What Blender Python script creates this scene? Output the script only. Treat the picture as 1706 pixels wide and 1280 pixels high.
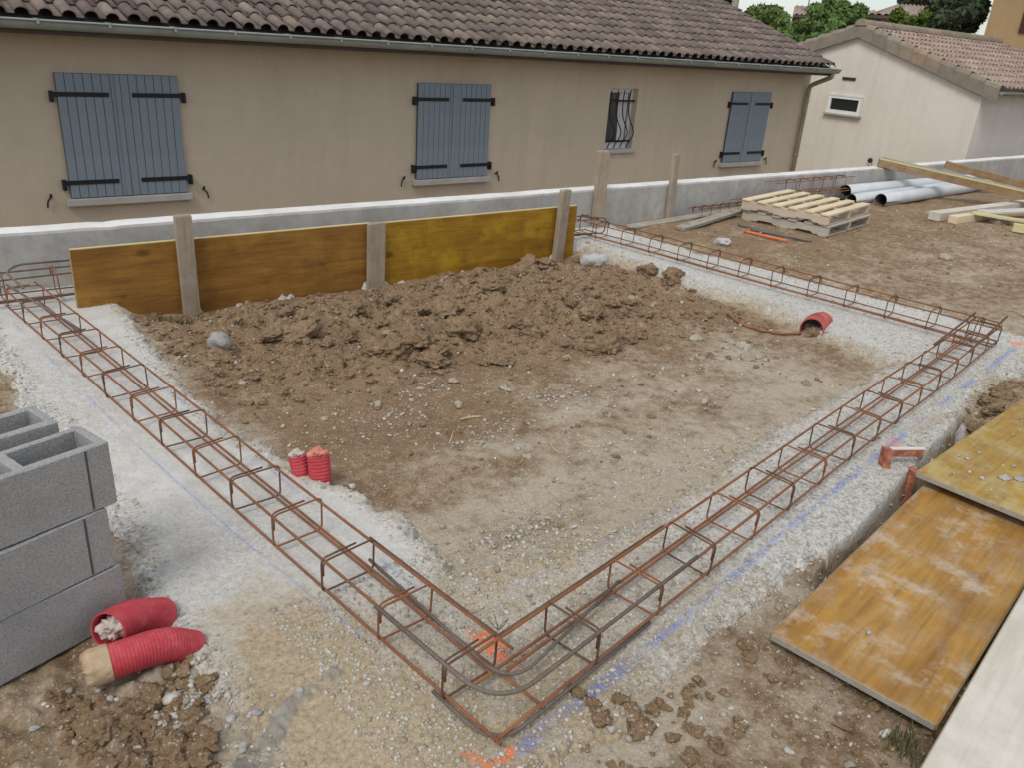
import bpy, bmesh, math, random
import numpy as np
from mathutils import Vector, Matrix, noise as mnoise
random.seed(7); rng = np.random.default_rng(7)
for o in list(bpy.data.objects): bpy.data.objects.remove(o)
SC = bpy.context.scene
COL = SC.collection

# ------------------------------------------------------------------ camera
F = 1345.0
def nrm(v): return v / np.linalg.norm(v)
_dn = nrm(np.array([640 - 853, 3720 - 640, F])); _X = nrm(np.array([2630 - 853, 192 - 640, F]))
_dn = nrm(_dn - _X * (_X @ _dn)); _Z = -_dn; _Y = np.cross(_Z, _X)
RW = np.array([_X, _Y, _Z])                       # camera (x right, y down, z forward) -> world
HC = 1.70
cam = bpy.data.cameras.new('camera'); camo = bpy.data.objects.new('camera', cam); COL.objects.link(camo)
cam.sensor_width = 36.0; cam.lens = F / 1706 * 36.0; cam.clip_end = 2000; cam.clip_start = 0.02
r_, d_, f_ = RW @ [1, 0, 0], RW @ [0, 1, 0], RW @ [0, 0, 1]
camo.matrix_world = Matrix(((r_[0], -d_[0], -f_[0], 0), (r_[1], -d_[1], -f_[1], 0), (r_[2], -d_[2], -f_[2], HC), (0, 0, 0, 1)))
SC.camera = camo

# ------------------------------------------------------------------ sky, sun, exposure
SUN_EL, SUN_AZ = math.radians(52), math.radians(205)   # sun stands to the left (-X), a little behind the camera
W = bpy.data.worlds.new('World'); SC.world = W; W.use_nodes = True
wn = W.node_tree.nodes; wl = W.node_tree.links; wn.clear()
wo = wn.new('ShaderNodeOutputWorld'); bg = wn.new('ShaderNodeBackground'); bg.inputs[1].default_value = 0.1
sky = wn.new('ShaderNodeTexSky'); sky.sky_type = 'NISHITA'; sky.sun_disc = False
sky.sun_elevation = SUN_EL; sky.sun_rotation = math.radians(90) - SUN_AZ; sky.dust_density = 1.0
tc = wn.new('ShaderNodeTexCoord'); mp = wn.new('ShaderNodeMapping'); mp.inputs['Scale'].default_value = (1, 1, 2.6)
wl.new(tc.outputs['Generated'], mp.inputs[0])
nz = wn.new('ShaderNodeTexNoise'); nz.inputs['Scale'].default_value = 3.1; nz.inputs['Detail'].default_value = 7; nz.inputs['Roughness'].default_value = 0.55
wl.new(mp.outputs[0], nz.inputs['Vector'])
cr = wn.new('ShaderNodeValToRGB'); cr.color_ramp.elements[0].position = 0.40; cr.color_ramp.elements[1].position = 0.60
cr.color_ramp.elements[0].color = (0.22, 0.22, 0.22, 1); cr.color_ramp.elements[1].color = (1, 1, 1, 1)
wl.new(nz.outputs['Fac'], cr.inputs[0])
mx = wn.new('ShaderNodeMix'); mx.data_type = 'RGBA'; mx.inputs[7].default_value = (7.45, 7.4, 7.2, 1)
wl.new(cr.outputs[0], mx.inputs[0]); wl.new(sky.outputs[0], mx.inputs[6])
wl.new(mx.outputs[2], bg.inputs[0]); wl.new(bg.outputs[0], wo.inputs[0])
sl = bpy.data.lights.new('sun', 'SUN'); sl.energy = 1.35; sl.angle = math.radians(22); sl.color = (1.0, 0.95, 0.86)
so = bpy.data.objects.new('sun', sl); COL.objects.link(so)
sd = Vector((math.cos(SUN_AZ) * math.cos(SUN_EL), math.sin(SUN_AZ) * math.cos(SUN_EL), math.sin(SUN_EL)))
so.rotation_euler = (-sd).to_track_quat('-Z', 'Y').to_euler(); so.location = sd * 30
SC.view_settings.view_transform = 'Standard'; SC.view_settings.look = 'None'
SC.view_settings.exposure = 0.30; SC.view_settings.gamma = 1.0
SC.render.resolution_x = 1024; SC.render.resolution_y = 769

# ------------------------------------------------------------------ pixel -> place helpers
def ray(px, py): return RW @ np.array([px - 853, py - 640, F])
def G(px, py, z=0.0):
    d = ray(px, py); t = (z - HC) / d[2]; return np.array([0, 0, HC]) + t * d
def PY(px, py, y):
    d = ray(px, py); return np.array([0, 0, HC]) + y / d[1] * d
def PX(px, py, x):
    d = ray(px, py); return np.array([0, 0, HC]) + x / d[0] * d
def AT(px, py, D):
    d = ray(px, py); return np.array([0, 0, HC]) + D / math.hypot(d[0], d[1]) * d
def PROJ(P):
    c = RW.T @ (np.array(P) - np.array([0, 0, HC])); return 853 + F * c[0] / c[2], 640 + F * c[1] / c[2], c[2]

# ------------------------------------------------------------------ numpy noise
def _h(ix, iy, s):
    h = (ix.astype(np.int64) * 374761393 + iy.astype(np.int64) * 668265263 + s * 1274126177) & 0xffffffff
    h = ((h ^ (h >> 13)) * 1274126177) & 0xffffffff; h = h ^ (h >> 16)
    return (h & 0xffff) / 65535.0
def vn(x, y, s=0):
    ix = np.floor(x); iy = np.floor(y); fx = x - ix; fy = y - iy
    fx = fx * fx * fx * (fx * (fx * 6 - 15) + 10); fy = fy * fy * fy * (fy * (fy * 6 - 15) + 10)
    a = _h(ix, iy, s); b = _h(ix + 1, iy, s); c = _h(ix, iy + 1, s); d = _h(ix + 1, iy + 1, s)
    return (a + (b - a) * fx + (c - a) * fy + (a - b - c + d) * fx * fy) * 2 - 1
def fbm(x, y, f, octv=4, s=0, g=0.5):
    r = 0; a = 1.0; t = 0
    for k in range(octv):
        ca, sa = math.cos(0.6 * k + 0.3), math.sin(0.6 * k + 0.3)
        r = r + a * vn((x * ca - y * sa) * f + 17.3 * k, (x * sa + y * ca) * f - 9.1 * k, s + k); t += a; a *= g; f *= 2.03
    return r / t
def worley(x, y, f, s=0):
    x = x * f; y = y * f; ix = np.floor(x); iy = np.floor(y); best = np.full(np.shape(x), 9.0); cid = np.zeros(np.shape(x))
    for dx in (-1, 0, 1):
        for dy in (-1, 0, 1):
            cx = ix + dx; cy = iy + dy; px = cx + _h(cx, cy, s); py = cy + _h(cx, cy, s + 5)
            d = np.hypot(x - px, y - py); m = d < best; best = np.where(m, d, best); cid = np.where(m, _h(cx, cy, s + 9), cid)
    return best, cid
def ss(a, b, x):
    t = np.clip((x - a) / (b - a), 0, 1); return t * t * (3 - 2 * t)

# ------------------------------------------------------------------ mesh helpers
def tag(o, label=None, cat=None, group=None, kind=None):
    if label: o['label'] = label
    if cat: o['category'] = cat
    if group: o['group'] = group
    if kind: o['kind'] = kind
    return o
def mesh_np(name, V, Q, smooth=True, attrs=None):
    me = bpy.data.meshes.new(name); V = np.asarray(V, np.float32); Q = np.asarray(Q, np.int32); k = Q.shape[1]
    me.vertices.add(len(V)); me.vertices.foreach_set('co', V.ravel())
    me.loops.add(Q.size); me.loops.foreach_set('vertex_index', Q.ravel())
    me.polygons.add(len(Q)); me.polygons.foreach_set('loop_start', np.arange(0, Q.size, k, dtype=np.int32))
    me.polygons.foreach_set('use_smooth', np.full(len(Q), smooth, dtype=bool))
    me.update(calc_edges=True); me.validate()
    for n, a in (attrs or {}).items():
        at = me.attributes.new(n, 'FLOAT', 'POINT'); at.data.foreach_set('value', np.asarray(a, np.float32).ravel())
    return me
def mesh_py(name, V, Fc, smooth=False):
    me = bpy.data.meshes.new(name); me.from_pydata([tuple(map(float, v)) for v in V], [], [tuple(map(int, f)) for f in Fc]); me.update()
    if smooth:
        for p in me.polygons: p.use_smooth = True
    return me
def ob(name, me, mat=None, parent=None, loc=(0, 0, 0), rot=(0, 0, 0)):
    o = bpy.data.objects.new(name, me); COL.objects.link(o)
    if mat and me and not me.materials: me.materials.append(mat)
    o.location = loc; o.rotation_euler = rot
    if parent: o.parent = parent
    return o
def empty(name, loc=(0, 0, 0), rz=0.0):
    o = bpy.data.objects.new(name, None); COL.objects.link(o); o.location = loc; o.rotation_euler = (0, 0, rz); o.empty_display_size = 0.1
    return o
def hull(name, pts, smooth=False):
    bm = bmesh.new()
    for p in pts: bm.verts.new(p)
    bmesh.ops.convex_hull(bm, input=bm.verts); 
    loose = [v for v in bm.verts if not v.link_faces]
    if loose: bmesh.ops.delete(bm, geom=loose, context='VERTS')
    bmesh.ops.dissolve_limit(bm, angle_limit=0.01, verts=bm.verts, edges=bm.edges)
    bmesh.ops.recalc_face_normals(bm, faces=bm.faces)
    me = bpy.data.meshes.new(name); bm.to_mesh(me); bm.free()
    return me
def cbox(name, sx, sy, sz, b=0.003, base=False, jit=0.0):
    """chamfered box, centred in x and y; base=True stands it on z=0"""
    pts = []
    hx, hy, hz = sx / 2, sy / 2, sz / 2
    for i in (-1, 1):
        for j in (-1, 1):
            for k in (-1, 1):
                q = Vector((random.uniform(-1, 1), random.uniform(-1, 1), random.uniform(-1, 1))) * jit
                for m in range(3):
                    e = [b, b, b]; e[m] = 0
                    pts.append(Vector((i * (hx - e[0]), j * (hy - e[1]), k * (hz - e[2]) + (hz if base else 0))) + q)
    return hull(name, pts)
def tube_vf(P, r, n=6, cap=True):
    P = np.asarray(P, float); m = len(P); R = np.full(m, r) if np.isscalar(r) else np.asarray(r, float)
    T = np.gradient(P, axis=0); T /= np.linalg.norm(T, axis=1)[:, None] + 1e-12
    a = np.array([0, 0, 1.0]) if abs(T[0][2]) < 0.9 else np.array([1.0, 0, 0])
    U = nrm(np.cross(T[0], a)); V = []; ang = np.arange(n) * 2 * math.pi / n
    for i in range(m):
        U = U - T[i] * (U @ T[i]); U = nrm(U); B = np.cross(T[i], U)
        V.append(P[i] + R[i] * (np.cos(ang)[:, None] * U + np.sin(ang)[:, None] * B))
    V = np.concatenate(V); Fc = []
    for i in range(m - 1):
        for j in range(n): Fc.append((i * n + j, i * n + (j + 1) % n, (i + 1) * n + (j + 1) % n, (i + 1) * n + j))
    if cap: Fc.append(tuple(range(n - 1, -1, -1))); Fc.append(tuple((m - 1) * n + j for j in range(n)))
    return V, Fc
def tube(name, P, r, n=6, cap=True, smooth=True):
    V, Fc = tube_vf(P, r, n, cap); return mesh_py(name, V, Fc, smooth)
def join(parts):
    V = []; Fc = []; o = 0
    for v, f in parts:
        V.extend([tuple(p) for p in v]); Fc.extend([tuple(i + o for i in q) for q in f]); o += len(v)
    return V, Fc
def box_vf(x0, x1, y0, y1, z0, z1):
    V = [(x, y, z) for z in (z0, z1) for y in (y0, y1) for x in (x0, x1)]
    return V, [(0, 2, 3, 1), (4, 5, 7, 6), (0, 1, 5, 4), (2, 6, 7, 3), (0, 4, 6, 2), (1, 3, 7, 5)]
def bend(pts, rad, n=6):
    """round the corners of a polyline"""
    pts = [np.array(p, float) for p in pts]; out = [pts[0]]
    for i in range(1, len(pts) - 1):
        a, b, c = pts[i - 1], pts[i], pts[i + 1]; u = nrm(a - b); v = nrm(c - b)
        k = min(rad, 0.45 * np.linalg.norm(a - b), 0.45 * np.linalg.norm(c - b))
        for t in np.linspace(0, 1, n): out.append((1 - t) ** 2 * (b + u * k) + 2 * t * (1 - t) * b + t * t * (b + v * k))
    out.append(pts[-1]); return np.array(out)

# ------------------------------------------------------------------ material helpers
class NT:
    def __init__(s, name, rough=0.9, spec=0.25, metal=0.0):
        s.m = bpy.data.materials.new(name); s.m.use_nodes = True; s.t = s.m.node_tree; s.n = s.t.nodes
        s.b = s.n['Principled BSDF']; s.b.inputs['Roughness'].default_value = rough; s.b.inputs['Metallic'].default_value = metal
        s.b.inputs['Specular IOR Level'].default_value = spec
        s.tc = s.n.new('ShaderNodeTexCoord')
    def link(s, a, b): s.t.links.new(a, b)
    def coord(s, scale=(1, 1, 1), kind='Object', rot=(0, 0, 0)):
        m = s.n.new('ShaderNodeMapping'); m.inputs['Scale'].default_value = scale; m.inputs['Rotation'].default_value = rot
        s.link(s.tc.outputs[kind], m.inputs[0]); return m.outputs[0]
    def geo(s, scale=(1, 1, 1)):
        g = s.n.new('ShaderNodeNewGeometry'); m = s.n.new('ShaderNodeMapping'); m.inputs['Scale'].default_value = scale
        s.link(g.outputs['Position'], m.inputs[0]); return m.outputs[0]
    def noise(s, v, scale, detail=4, rough=0.6, dist=0.0):
        x = s.n.new('ShaderNodeTexNoise'); x.inputs['Scale'].default_value = scale; x.inputs['Detail'].default_value = detail
        x.inputs['Roughness'].default_value = rough; x.inputs['Distortion'].default_value = dist; s.link(v, x.inputs['Vector']); return x.outputs['Fac']
    def voro(s, v, scale, out='Distance', rnd=1.0):
        x = s.n.new('ShaderNodeTexVoronoi'); x.inputs['Scale'].default_value = scale; x.inputs['Randomness'].default_value = rnd
        s.link(v, x.inputs['Vector']); return x.outputs[out]
    def ramp(s, f, stops):
        x = s.n.new('ShaderNodeValToRGB'); e = x.color_ramp.elements
        while len(e) < len(stops): e.new(0.5)
        for i, (p, c) in enumerate(stops):
            e[i].position = p; e[i].color = (c, c, c, 1) if np.isscalar(c) else (*c, 1)
        s.link(f, x.inputs[0]); return x.outputs[0]
    def mix(s, f, a, b, mode='MIX'):
        x = s.n.new('ShaderNodeMix'); x.data_type = 'RGBA'; x.blend_type = mode
        for sk, v in ((x.inputs[0], f), (x.inputs[6], a), (x.inputs[7], b)):
            if hasattr(v, 'is_linked'): s.link(v, sk)
            elif np.isscalar(v): sk.default_value = v
            else: sk.default_value = (*v, 1)
        return x.outputs[2]
    def math(s, op, a, b=0.5, clamp=False):
        x = s.n.new('ShaderNodeMath'); x.operation = op; x.use_clamp = clamp
        for sk, v in ((x.inputs[0], a), (x.inputs[1], b)):
            if hasattr(v, 'is_linked'): s.link(v, sk)
            else: sk.default_value = v
        return x.outputs[0]
    def attr(s, n):
        x = s.n.new('ShaderNodeAttribute'); x.attribute_name = n; return x.outputs['Fac']
    def rand(s):
        return s.n.new('ShaderNodeObjectInfo').outputs['Random']
    def col(s, c):
        if hasattr(c, 'is_linked'): s.link(c, s.b.inputs['Base Color'])
        else: s.b.inputs['Base Color'].default_value = (*c, 1)
    def rgh(s, f): s.link(f, s.b.inputs['Roughness'])
    def bump(s, h, strength=0.3, dist=0.01):
        x = s.n.new('ShaderNodeBump'); x.inputs['Strength'].default_value = strength; x.inputs['Distance'].default_value = dist
        s.link(h, x.inputs['Height']); s.link(x.outputs[0], s.b.inputs['Normal'])
M = {}
def simple(name, c, var=0.15, scale=8, rough=0.85, bump=0.2, bdist=0.004, bscale=60, metal=0.0, spec=0.25):
    t = NT(name, rough, spec, metal); v = t.coord(); n = t.noise(v, scale, 5)
    c = np.array(c); t.col(t.ramp(n, [(0.3, tuple(c * (1 - var))), (0.7, tuple(np.minimum(c * (1 + var), 1)))]))
    if bump: t.bump(t.noise(v, bscale, 4), bump, bdist)
    M[name] = t.m; return t.m

def m_soil():
    t = NT('soil', 0.97, 0.12); v = t.geo(); n1 = t.noise(v, 2.2, 8, 0.68, 0.3); n2 = t.noise(v, 14, 6, 0.72); n3 = t.noise(v, 75, 5, 0.72)
    br = t.mix(t.ramp(n2, [(0.32, 0), (0.68, 1)]), (0.200, 0.130, 0.076), (0.378, 0.256, 0.148))
    br = t.mix(t.ramp(n1, [(0.35, 0), (0.65, 0.55)]), br, (0.425, 0.30, 0.182))
    br = t.mix(t.ramp(n3, [(0.35, 0.55), (0.66, 0)]), br, (0.120, 0.079, 0.046))
    d = t.attr('dust'); dn = t.math('ADD', t.math('MULTIPLY', n1, 0.9), t.math('MULTIPLY', n2, 1.0))
    k = t.math('MULTIPLY', t.ramp(t.math('ADD', t.math('MULTIPLY', d, 1.0), t.math('MULTIPLY', t.math('SUBTRACT', dn, 0.95), 1.5)), [(0.20, 0), (0.78, 1)]), 0.9)
    dustc = t.mix(t.ramp(n3, [(0.3, 0), (0.7, 1)]), (0.41, 0.33, 0.232), (0.62, 0.565, 0.47))
    c = t.mix(k, br, dustc)
    n6 = t.noise(v, 230, 3, 0.8); c = t.mix(t.ramp(n6, [(0.56, 0), (0.70, 0.6)]), c, (0.52, 0.455, 0.35)); c = t.mix(t.ramp(n6, [(0.30, 0.5), (0.43, 0)]), c, (0.13, 0.088, 0.055))
    s7 = t.n.new('ShaderNodeSeparateColor'); t.link(t.voro(v, 110, 'Color'), s7.inputs[0]); k7 = t.math('MULTIPLY', t.ramp(t.voro(v, 110), [(0.25, 1), (0.38, 0)]), t.ramp(s7.outputs[2], [(0.80, 0), (0.84, 1)]))
    c = t.mix(t.math('MULTIPLY', k7, 0.7), c, (0.60, 0.56, 0.48))
    sp = t.voro(v, 55); sid = t.voro(v, 55, 'Color')
    sepr = t.n.new('ShaderNodeSeparateColor'); t.link(sid, sepr.inputs[0])
    spk = t.math('MULTIPLY', t.ramp(sp, [(0.22, 1), (0.34, 0)]), t.ramp(sepr.outputs[0], [(0.80, 0), (0.84, 1)]))
    c = t.mix(t.math('MULTIPLY', spk, 0.8), c, (0.50, 0.46, 0.40))
    sp2 = t.voro(v, 21); sid2 = t.n.new('ShaderNodeSeparateColor'); t.link(t.voro(v, 21, 'Color'), sid2.inputs[0])
    spk2 = t.math('MULTIPLY', t.ramp(sp2, [(0.16, 1), (0.24, 0)]), t.ramp(sid2.outputs[1], [(0.86, 0), (0.9, 1)]))
    c = t.mix(t.math('MULTIPLY', spk2, 0.6), c, (0.40, 0.33, 0.24))
    c = t.mix(t.math('MULTIPLY', t.attr('wet'), 0.85), c, (0.23, 0.225, 0.215))
    o = t.math('MULTIPLY', t.attr('orange'), t.ramp(n3, [(0.35, 0.4), (0.6, 1)])); c = t.mix(o, c, (0.90, 0.17, 0.03))
    bl = t.math('MULTIPLY', t.attr('blue'), t.ramp(n3, [(0.4, 0.1), (0.62, 1)])); c = t.mix(bl, c, (0.12, 0.2, 0.58))
    t.col(c)
    hgt = t.math('ADD', t.math('MULTIPLY', n2, 0.7), t.math('ADD', t.math('MULTIPLY', n3, 0.5), t.math('MULTIPLY', spk, 0.25)))
    hgt = t.math('ADD', hgt, t.math('MULTIPLY', n6, 0.22)); t.bump(hgt, 0.85, 0.022); M['soil'] = t.m
def m_concrete():
    t = NT('footing_concrete', 0.95, 0.15); v = t.geo(); n1 = t.noise(v, 1.7, 6, 0.6); n2 = t.noise(v, 9, 6, 0.68); n3 = t.noise(v, 60, 5, 0.75)
    g = t.attr('gravel')
    base = t.mix(t.ramp(n2, [(0.3, 0), (0.7, 1)]), (0.50, 0.488, 0.462), (0.655, 0.645, 0.62))
    n4 = t.noise(v, 130, 4, 0.7); n5 = t.noise(v, 34, 6, 0.75, 0.4)
    vd = t.voro(v, 95); vc = t.n.new('ShaderNodeSeparateColor'); t.link(t.voro(v, 95, 'Color'), vc.inputs[0])
    peb = t.ramp(t.math('ADD', t.math('MULTIPLY', vc.outputs[0], 0.4), t.math('MULTIPLY', n5, 0.6)), [(0.25, (0.33, 0.315, 0.285)), (0.5, (0.54, 0.53, 0.50)), (0.8, (0.74, 0.735, 0.71))])
    peb = t.mix(t.ramp(n4, [(0.30, 0.6), (0.48, 0)]), peb, (0.21, 0.185, 0.15))
    c = t.mix(t.math('MULTIPLY', g, 0.9), base, peb)
    dirt = t.attr('dirt')
    k = t.ramp(t.math('ADD', dirt, t.math('SUBTRACT', t.math('ADD', t.math('MULTIPLY', n1, 0.8), t.math('MULTIPLY', n2, 1.0)), 0.95)), [(0.28, 0), (0.70, 1)])
    dc = t.mix(t.ramp(n3, [(0.35, 0), (0.65, 1)]), (0.27, 0.195, 0.108), (0.49, 0.39, 0.245))
    c = t.mix(t.math('MULTIPLY', k, 0.88), c, dc)
    c = t.mix(t.ramp(n3, [(0.29, 0.6), (0.44, 0)]), c, (0.20, 0.16, 0.115)); n9 = t.noise(v, 170, 3, 0.8); c = t.mix(t.ramp(n9, [(0.33, 0.55), (0.44, 0)]), c, (0.26, 0.22, 0.165)); c = t.mix(t.ramp(n9, [(0.58, 0), (0.70, 0.5)]), c, (0.74, 0.72, 0.67))
    c = t.mix(t.math('MULTIPLY', t.attr('wet'), 0.85), c, t.mix(t.ramp(n2, [(0.3, 0), (0.7, 1)]), (0.20, 0.19, 0.17), (0.34, 0.325, 0.295)))
    bl = t.math('MULTIPLY', t.attr('blue'), t.ramp(n3, [(0.38, 0.05), (0.6, 1)])); c = t.mix(bl, c, (0.13, 0.22, 0.60))
    o = t.math('MULTIPLY', t.attr('orange'), t.ramp(n3, [(0.35, 0.25), (0.6, 1)])); c = t.mix(o, c, (0.90, 0.17, 0.035))
    t.col(c)
    hgt = t.math('ADD', t.math('MULTIPLY', t.math('MULTIPLY', n5, g), 1.0), t.math('ADD', t.math('MULTIPLY', n3, 0.5), t.math('MULTIPLY', t.math('MULTIPLY', n4, g), 0.5)))
    t.bump(hgt, 0.6, 0.013); M['footing'] = t.m
def m_wood(name, a, b, dark=(0.10, 0.06, 0.03), axis=0, freq=14, knots=True, pale=None, palemix=0.0, rough=0.75, wear=0.0, weathc=(0.46, 0.43, 0.38), pth=0.5):
    """a, b: light and dark grain; axis: the object axis the grain runs along"""
    t = NT(name, rough, 0.25); sc = [freq, freq, freq]; sc[axis] = freq * 0.07
    r = t.rand(); add = t.n.new('ShaderNodeVectorMath'); add.operation = 'ADD'; cmb = t.n.new('ShaderNodeCombineXYZ')
    for i in range(3): t.link(t.math('MULTIPLY', r, 37.0 + 11 * i), cmb.inputs[i])
    t.link(t.tc.outputs['Object'], add.inputs[0]); t.link(cmb.outputs[0], add.inputs[1])
    def cd(s):
        m = t.n.new('ShaderNodeMapping'); m.inputs['Scale'].default_value = s; t.link(add.outputs[0], m.inputs[0]); return m.outputs[0]
    g = t.noise(cd(sc), 1.0, 7, 0.65, 1.2); big = t.noise(cd((1, 1, 1)), 3.0, 5, 0.6); fine = t.noise(cd([x * 7 for x in sc]), 1.0, 3, 0.6)
    c = t.mix(t.ramp(g, [(0.33, 0), (0.67, 1)]), b, a)
    c = t.mix(t.ramp(big, [(0.35, 0.5), (0.62, 0)]), c, tuple(np.array(b) * 0.72))
    c = t.mix(t.ramp(fine, [(0.3, 0.4), (0.55, 0)]), c, dark)
    if knots:
        ks = [5.5, 5.5, 5.5]; ks[axis] = 3.4; kc = cd(ks); kd = t.voro(kc, 1.0); ki = t.n.new('ShaderNodeSeparateColor'); t.link(t.voro(kc, 1.0, 'Color'), ki.inputs[0])
        kk = t.math('MULTIPLY', t.ramp(kd, [(0.10, 1), (0.20, 0)]), t.ramp(ki.outputs[0], [(0.30, 0), (0.35, 1)])); c = t.mix(t.math('MULTIPLY', kk, 0.8), c, dark)
    if palemix: c = t.mix(t.math('MULTIPLY', t.ramp(t.noise(cd((1, 1, 1)), 4.5, 6, 0.7), [(pth, 0), (pth + 0.2, 1)]), palemix), c, pale)
    if wear: c = t.mix(t.math('MULTIPLY', t.ramp(t.noise(cd((1, 1, 1)), 9, 6, 0.7), [(0.45, 0), (0.72, 1)]), wear), c, weathc)
    t.col(c); t.bump(t.math('ADD', g, t.math('MULTIPLY', fine, 0.6)), 0.25, 0.003); M[name] = t.m; return t.m
def m_rust(name='rust', a=(0.33, 0.135, 0.055), b=(0.185, 0.078, 0.040), grey=0.3):
    t = NT(name, 0.8, 0.3, 0.15); v = t.geo(); n = t.noise(v, 9, 5, 0.7); f = t.noise(v, 90, 4, 0.7)
    c = t.mix(t.ramp(n, [(0.3, 0), (0.7, 1)]), b, a); c = t.mix(t.ramp(t.noise(v, 2.5, 4), [(0.48, 0), (0.72, 0.55)]), c, (0.15, 0.105, 0.085)); c = t.mix(t.math('MULTIPLY', t.ramp(f, [(0.5, 0), (0.75, 1)]), grey), c, (0.30, 0.26, 0.23))
    t.col(c); t.bump(f, 0.3, 0.001); M[name] = t.m
def m_render(name, c, var=0.06, bs=180):
    t = NT(name, 0.95, 0.15); v = t.geo(); n = t.noise(v, 0.7, 5, 0.6); f = t.noise(v, bs, 3, 0.7); st = t.noise(t.geo((3, 3, 0.25)), 1.5, 5, 0.6); c = np.array(c)
    k = t.mix(t.ramp(n, [(0.3, 0), (0.7, 1)]), tuple(c * (1 - var)), tuple(c * (1 + var)))
    k = t.mix(t.ramp(st, [(0.48, 0), (0.75, 0.45)]), k, tuple(c * 0.76)); m8 = t.noise(v, 7, 5, 0.7); k = t.mix(t.ramp(m8, [(0.35, 0.35), (0.55, 0)]), k, tuple(c * 0.85)); k = t.mix(t.ramp(f, [(0.35, 0.35), (0.6, 0)]), k, tuple(c * 0.72))
    t.col(k); t.bump(f, 0.5, 0.006); M[name] = t.m
def m_wallconcrete():
    t = NT('wall_concrete', 0.93, 0.18); v = t.geo(); n = t.noise(v, 1.6, 7, 0.65); n2 = t.noise(v, 11, 6, 0.7); st = t.noise(t.geo((6, 6, 0.8)), 1.2, 6, 0.7); f = t.noise(v, 120, 3)
    k = t.mix(t.ramp(n, [(0.32, 0), (0.66, 1)]), (0.36, 0.35, 0.33), (0.49, 0.48, 0.46)); k = t.mix(t.ramp(n2, [(0.36, 0.55), (0.55, 0)]), k, (0.30, 0.29, 0.27))
    k = t.mix(t.ramp(st, [(0.5, 0), (0.72, 0.5)]), k, (0.56, 0.55, 0.53))
    pit = t.ramp(t.voro(v, 24), [(0.05, 1), (0.1, 0)]); k = t.mix(t.math('MULTIPLY', pit, 0.5), k, (0.13, 0.12, 0.11))
    t.col(k); t.bump(t.math('ADD', n2, t.math('MULTIPLY', f, 0.4)), 0.4, 0.01); M['wall_concrete'] = t.m
    t = NT('wall_top', 0.95, 0.15); v = t.geo(); n = t.noise(v, 3.0, 6, 0.65); n2 = t.noise(v, 22, 6, 0.7)
    k = t.mix(t.ramp(n, [(0.3, 0), (0.7, 1)]), (0.62, 0.61, 0.59), (0.80, 0.80, 0.79)); k = t.mix(t.ramp(n2, [(0.3, 0.7), (0.42, 0)]), k, (0.36, 0.33, 0.29))
    t.col(k); t.bump(n2, 0.4, 0.01); M['wall_top'] = t.m
def m_block():
    t = NT('block_concrete', 0.96, 0.12); v = t.geo(); n = t.noise(v, 5, 5); f = t.noise(v, 165, 4, 0.85); vd = t.voro(v, 200)
    k = t.mix(t.ramp(n, [(0.3, 0), (0.7, 1)]), (0.33, 0.33, 0.33), (0.41, 0.41, 0.41)); k = t.mix(t.ramp(f, [(0.36, 0.75), (0.52, 0)]), k, (0.19, 0.19, 0.19)); k = t.mix(t.ramp(f, [(0.58, 0), (0.75, 0.6)]), k, (0.50, 0.50, 0.50))
    t.col(k); t.bump(t.math('ADD', f, t.math('MULTIPLY', vd, -0.6)), 0.55, 0.005); M['block'] = t.m
def m_tile(name, stops, lich=(0.36, 0.34, 0.28)):
    t = NT(name, 0.9, 0.2); v = t.geo(); r = t.math('FRACT', t.math('ADD', t.rand(), t.attr('tint')), 0); n = t.noise(v, 6, 6, 0.7); f = t.noise(v, 45, 4, 0.7)
    k = t.ramp(r, stops); k = t.mix(t.ramp(n, [(0.38, 0.55), (0.6, 0)]), k, tuple(np.array(stops[0][1]) * 0.7)); k = t.mix(t.ramp(f, [(0.55, 0), (0.75, 0.5)]), k, lich)
    t.col(k); t.bump(f, 0.3, 0.006); M[name] = t.m
def m_leaf(name, a, b):
    t = NT(name, 0.7, 0.25); n = t.noise(t.geo(), 1.1, 3); r = t.attr('tint')
    t.col(t.mix(t.math('ADD', t.math('MULTIPLY', r, 0.6), t.math('MULTIPLY', n, 0.4)), a, b)); t.b.inputs['Subsurface Weight'].default_value = 0.0
    M[name] = t.m
def m_tinted(name, stops, rough=0.95, bscale=70, bump=0.5):
    t = NT(name, rough, 0.15); v = t.geo(); n = t.noise(v, 40, 5, 0.7); r = t.math('FRACT', t.math('ADD', t.rand(), t.attr('tint')), 0)
    k = t.ramp(r, stops); k = t.mix(t.ramp(n, [(0.35, 0.5), (0.6, 0)]), k, tuple(np.array(stops[0][1]) * 0.7)); t.col(k); t.bump(t.noise(v, bscale, 5, 0.7), bump, 0.012); M[name] = t.m
def m_duct():
    t = NT('red_duct', 0.62, 0.3); v = t.geo(); n = t.noise(v, 16, 6, 0.7); f = t.noise(v, 70, 4, 0.7)
    k = t.mix(t.ramp(n, [(0.3, 0), (0.7, 1)]), (0.40, 0.035, 0.05), (0.56, 0.075, 0.095)); k = t.mix(t.ramp(f, [(0.56, 0), (0.78, 0.3)]), k, (0.50, 0.36, 0.27)); k = t.mix(t.ramp(n, [(0.55, 0), (0.8, 0.25)]), k, (0.50, 0.33, 0.26))
    t.col(k); t.bump(f, 0.2, 0.002); M['red_duct'] = t.m
m_soil(); m_concrete(); m_rust(); m_rust('rust_dark', (0.185, 0.095, 0.055), (0.10, 0.056, 0.038)); m_rust('steel_bar', (0.20, 0.165, 0.14), (0.13, 0.105, 0.09), 0.6)
m_render('house_render', (0.615, 0.525, 0.405)); m_render('gable_render', (0.76, 0.715, 0.645)); m_render('tan_render', (0.40, 0.28, 0.155)); m_render('far_render', (0.44, 0.38, 0.32))
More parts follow.
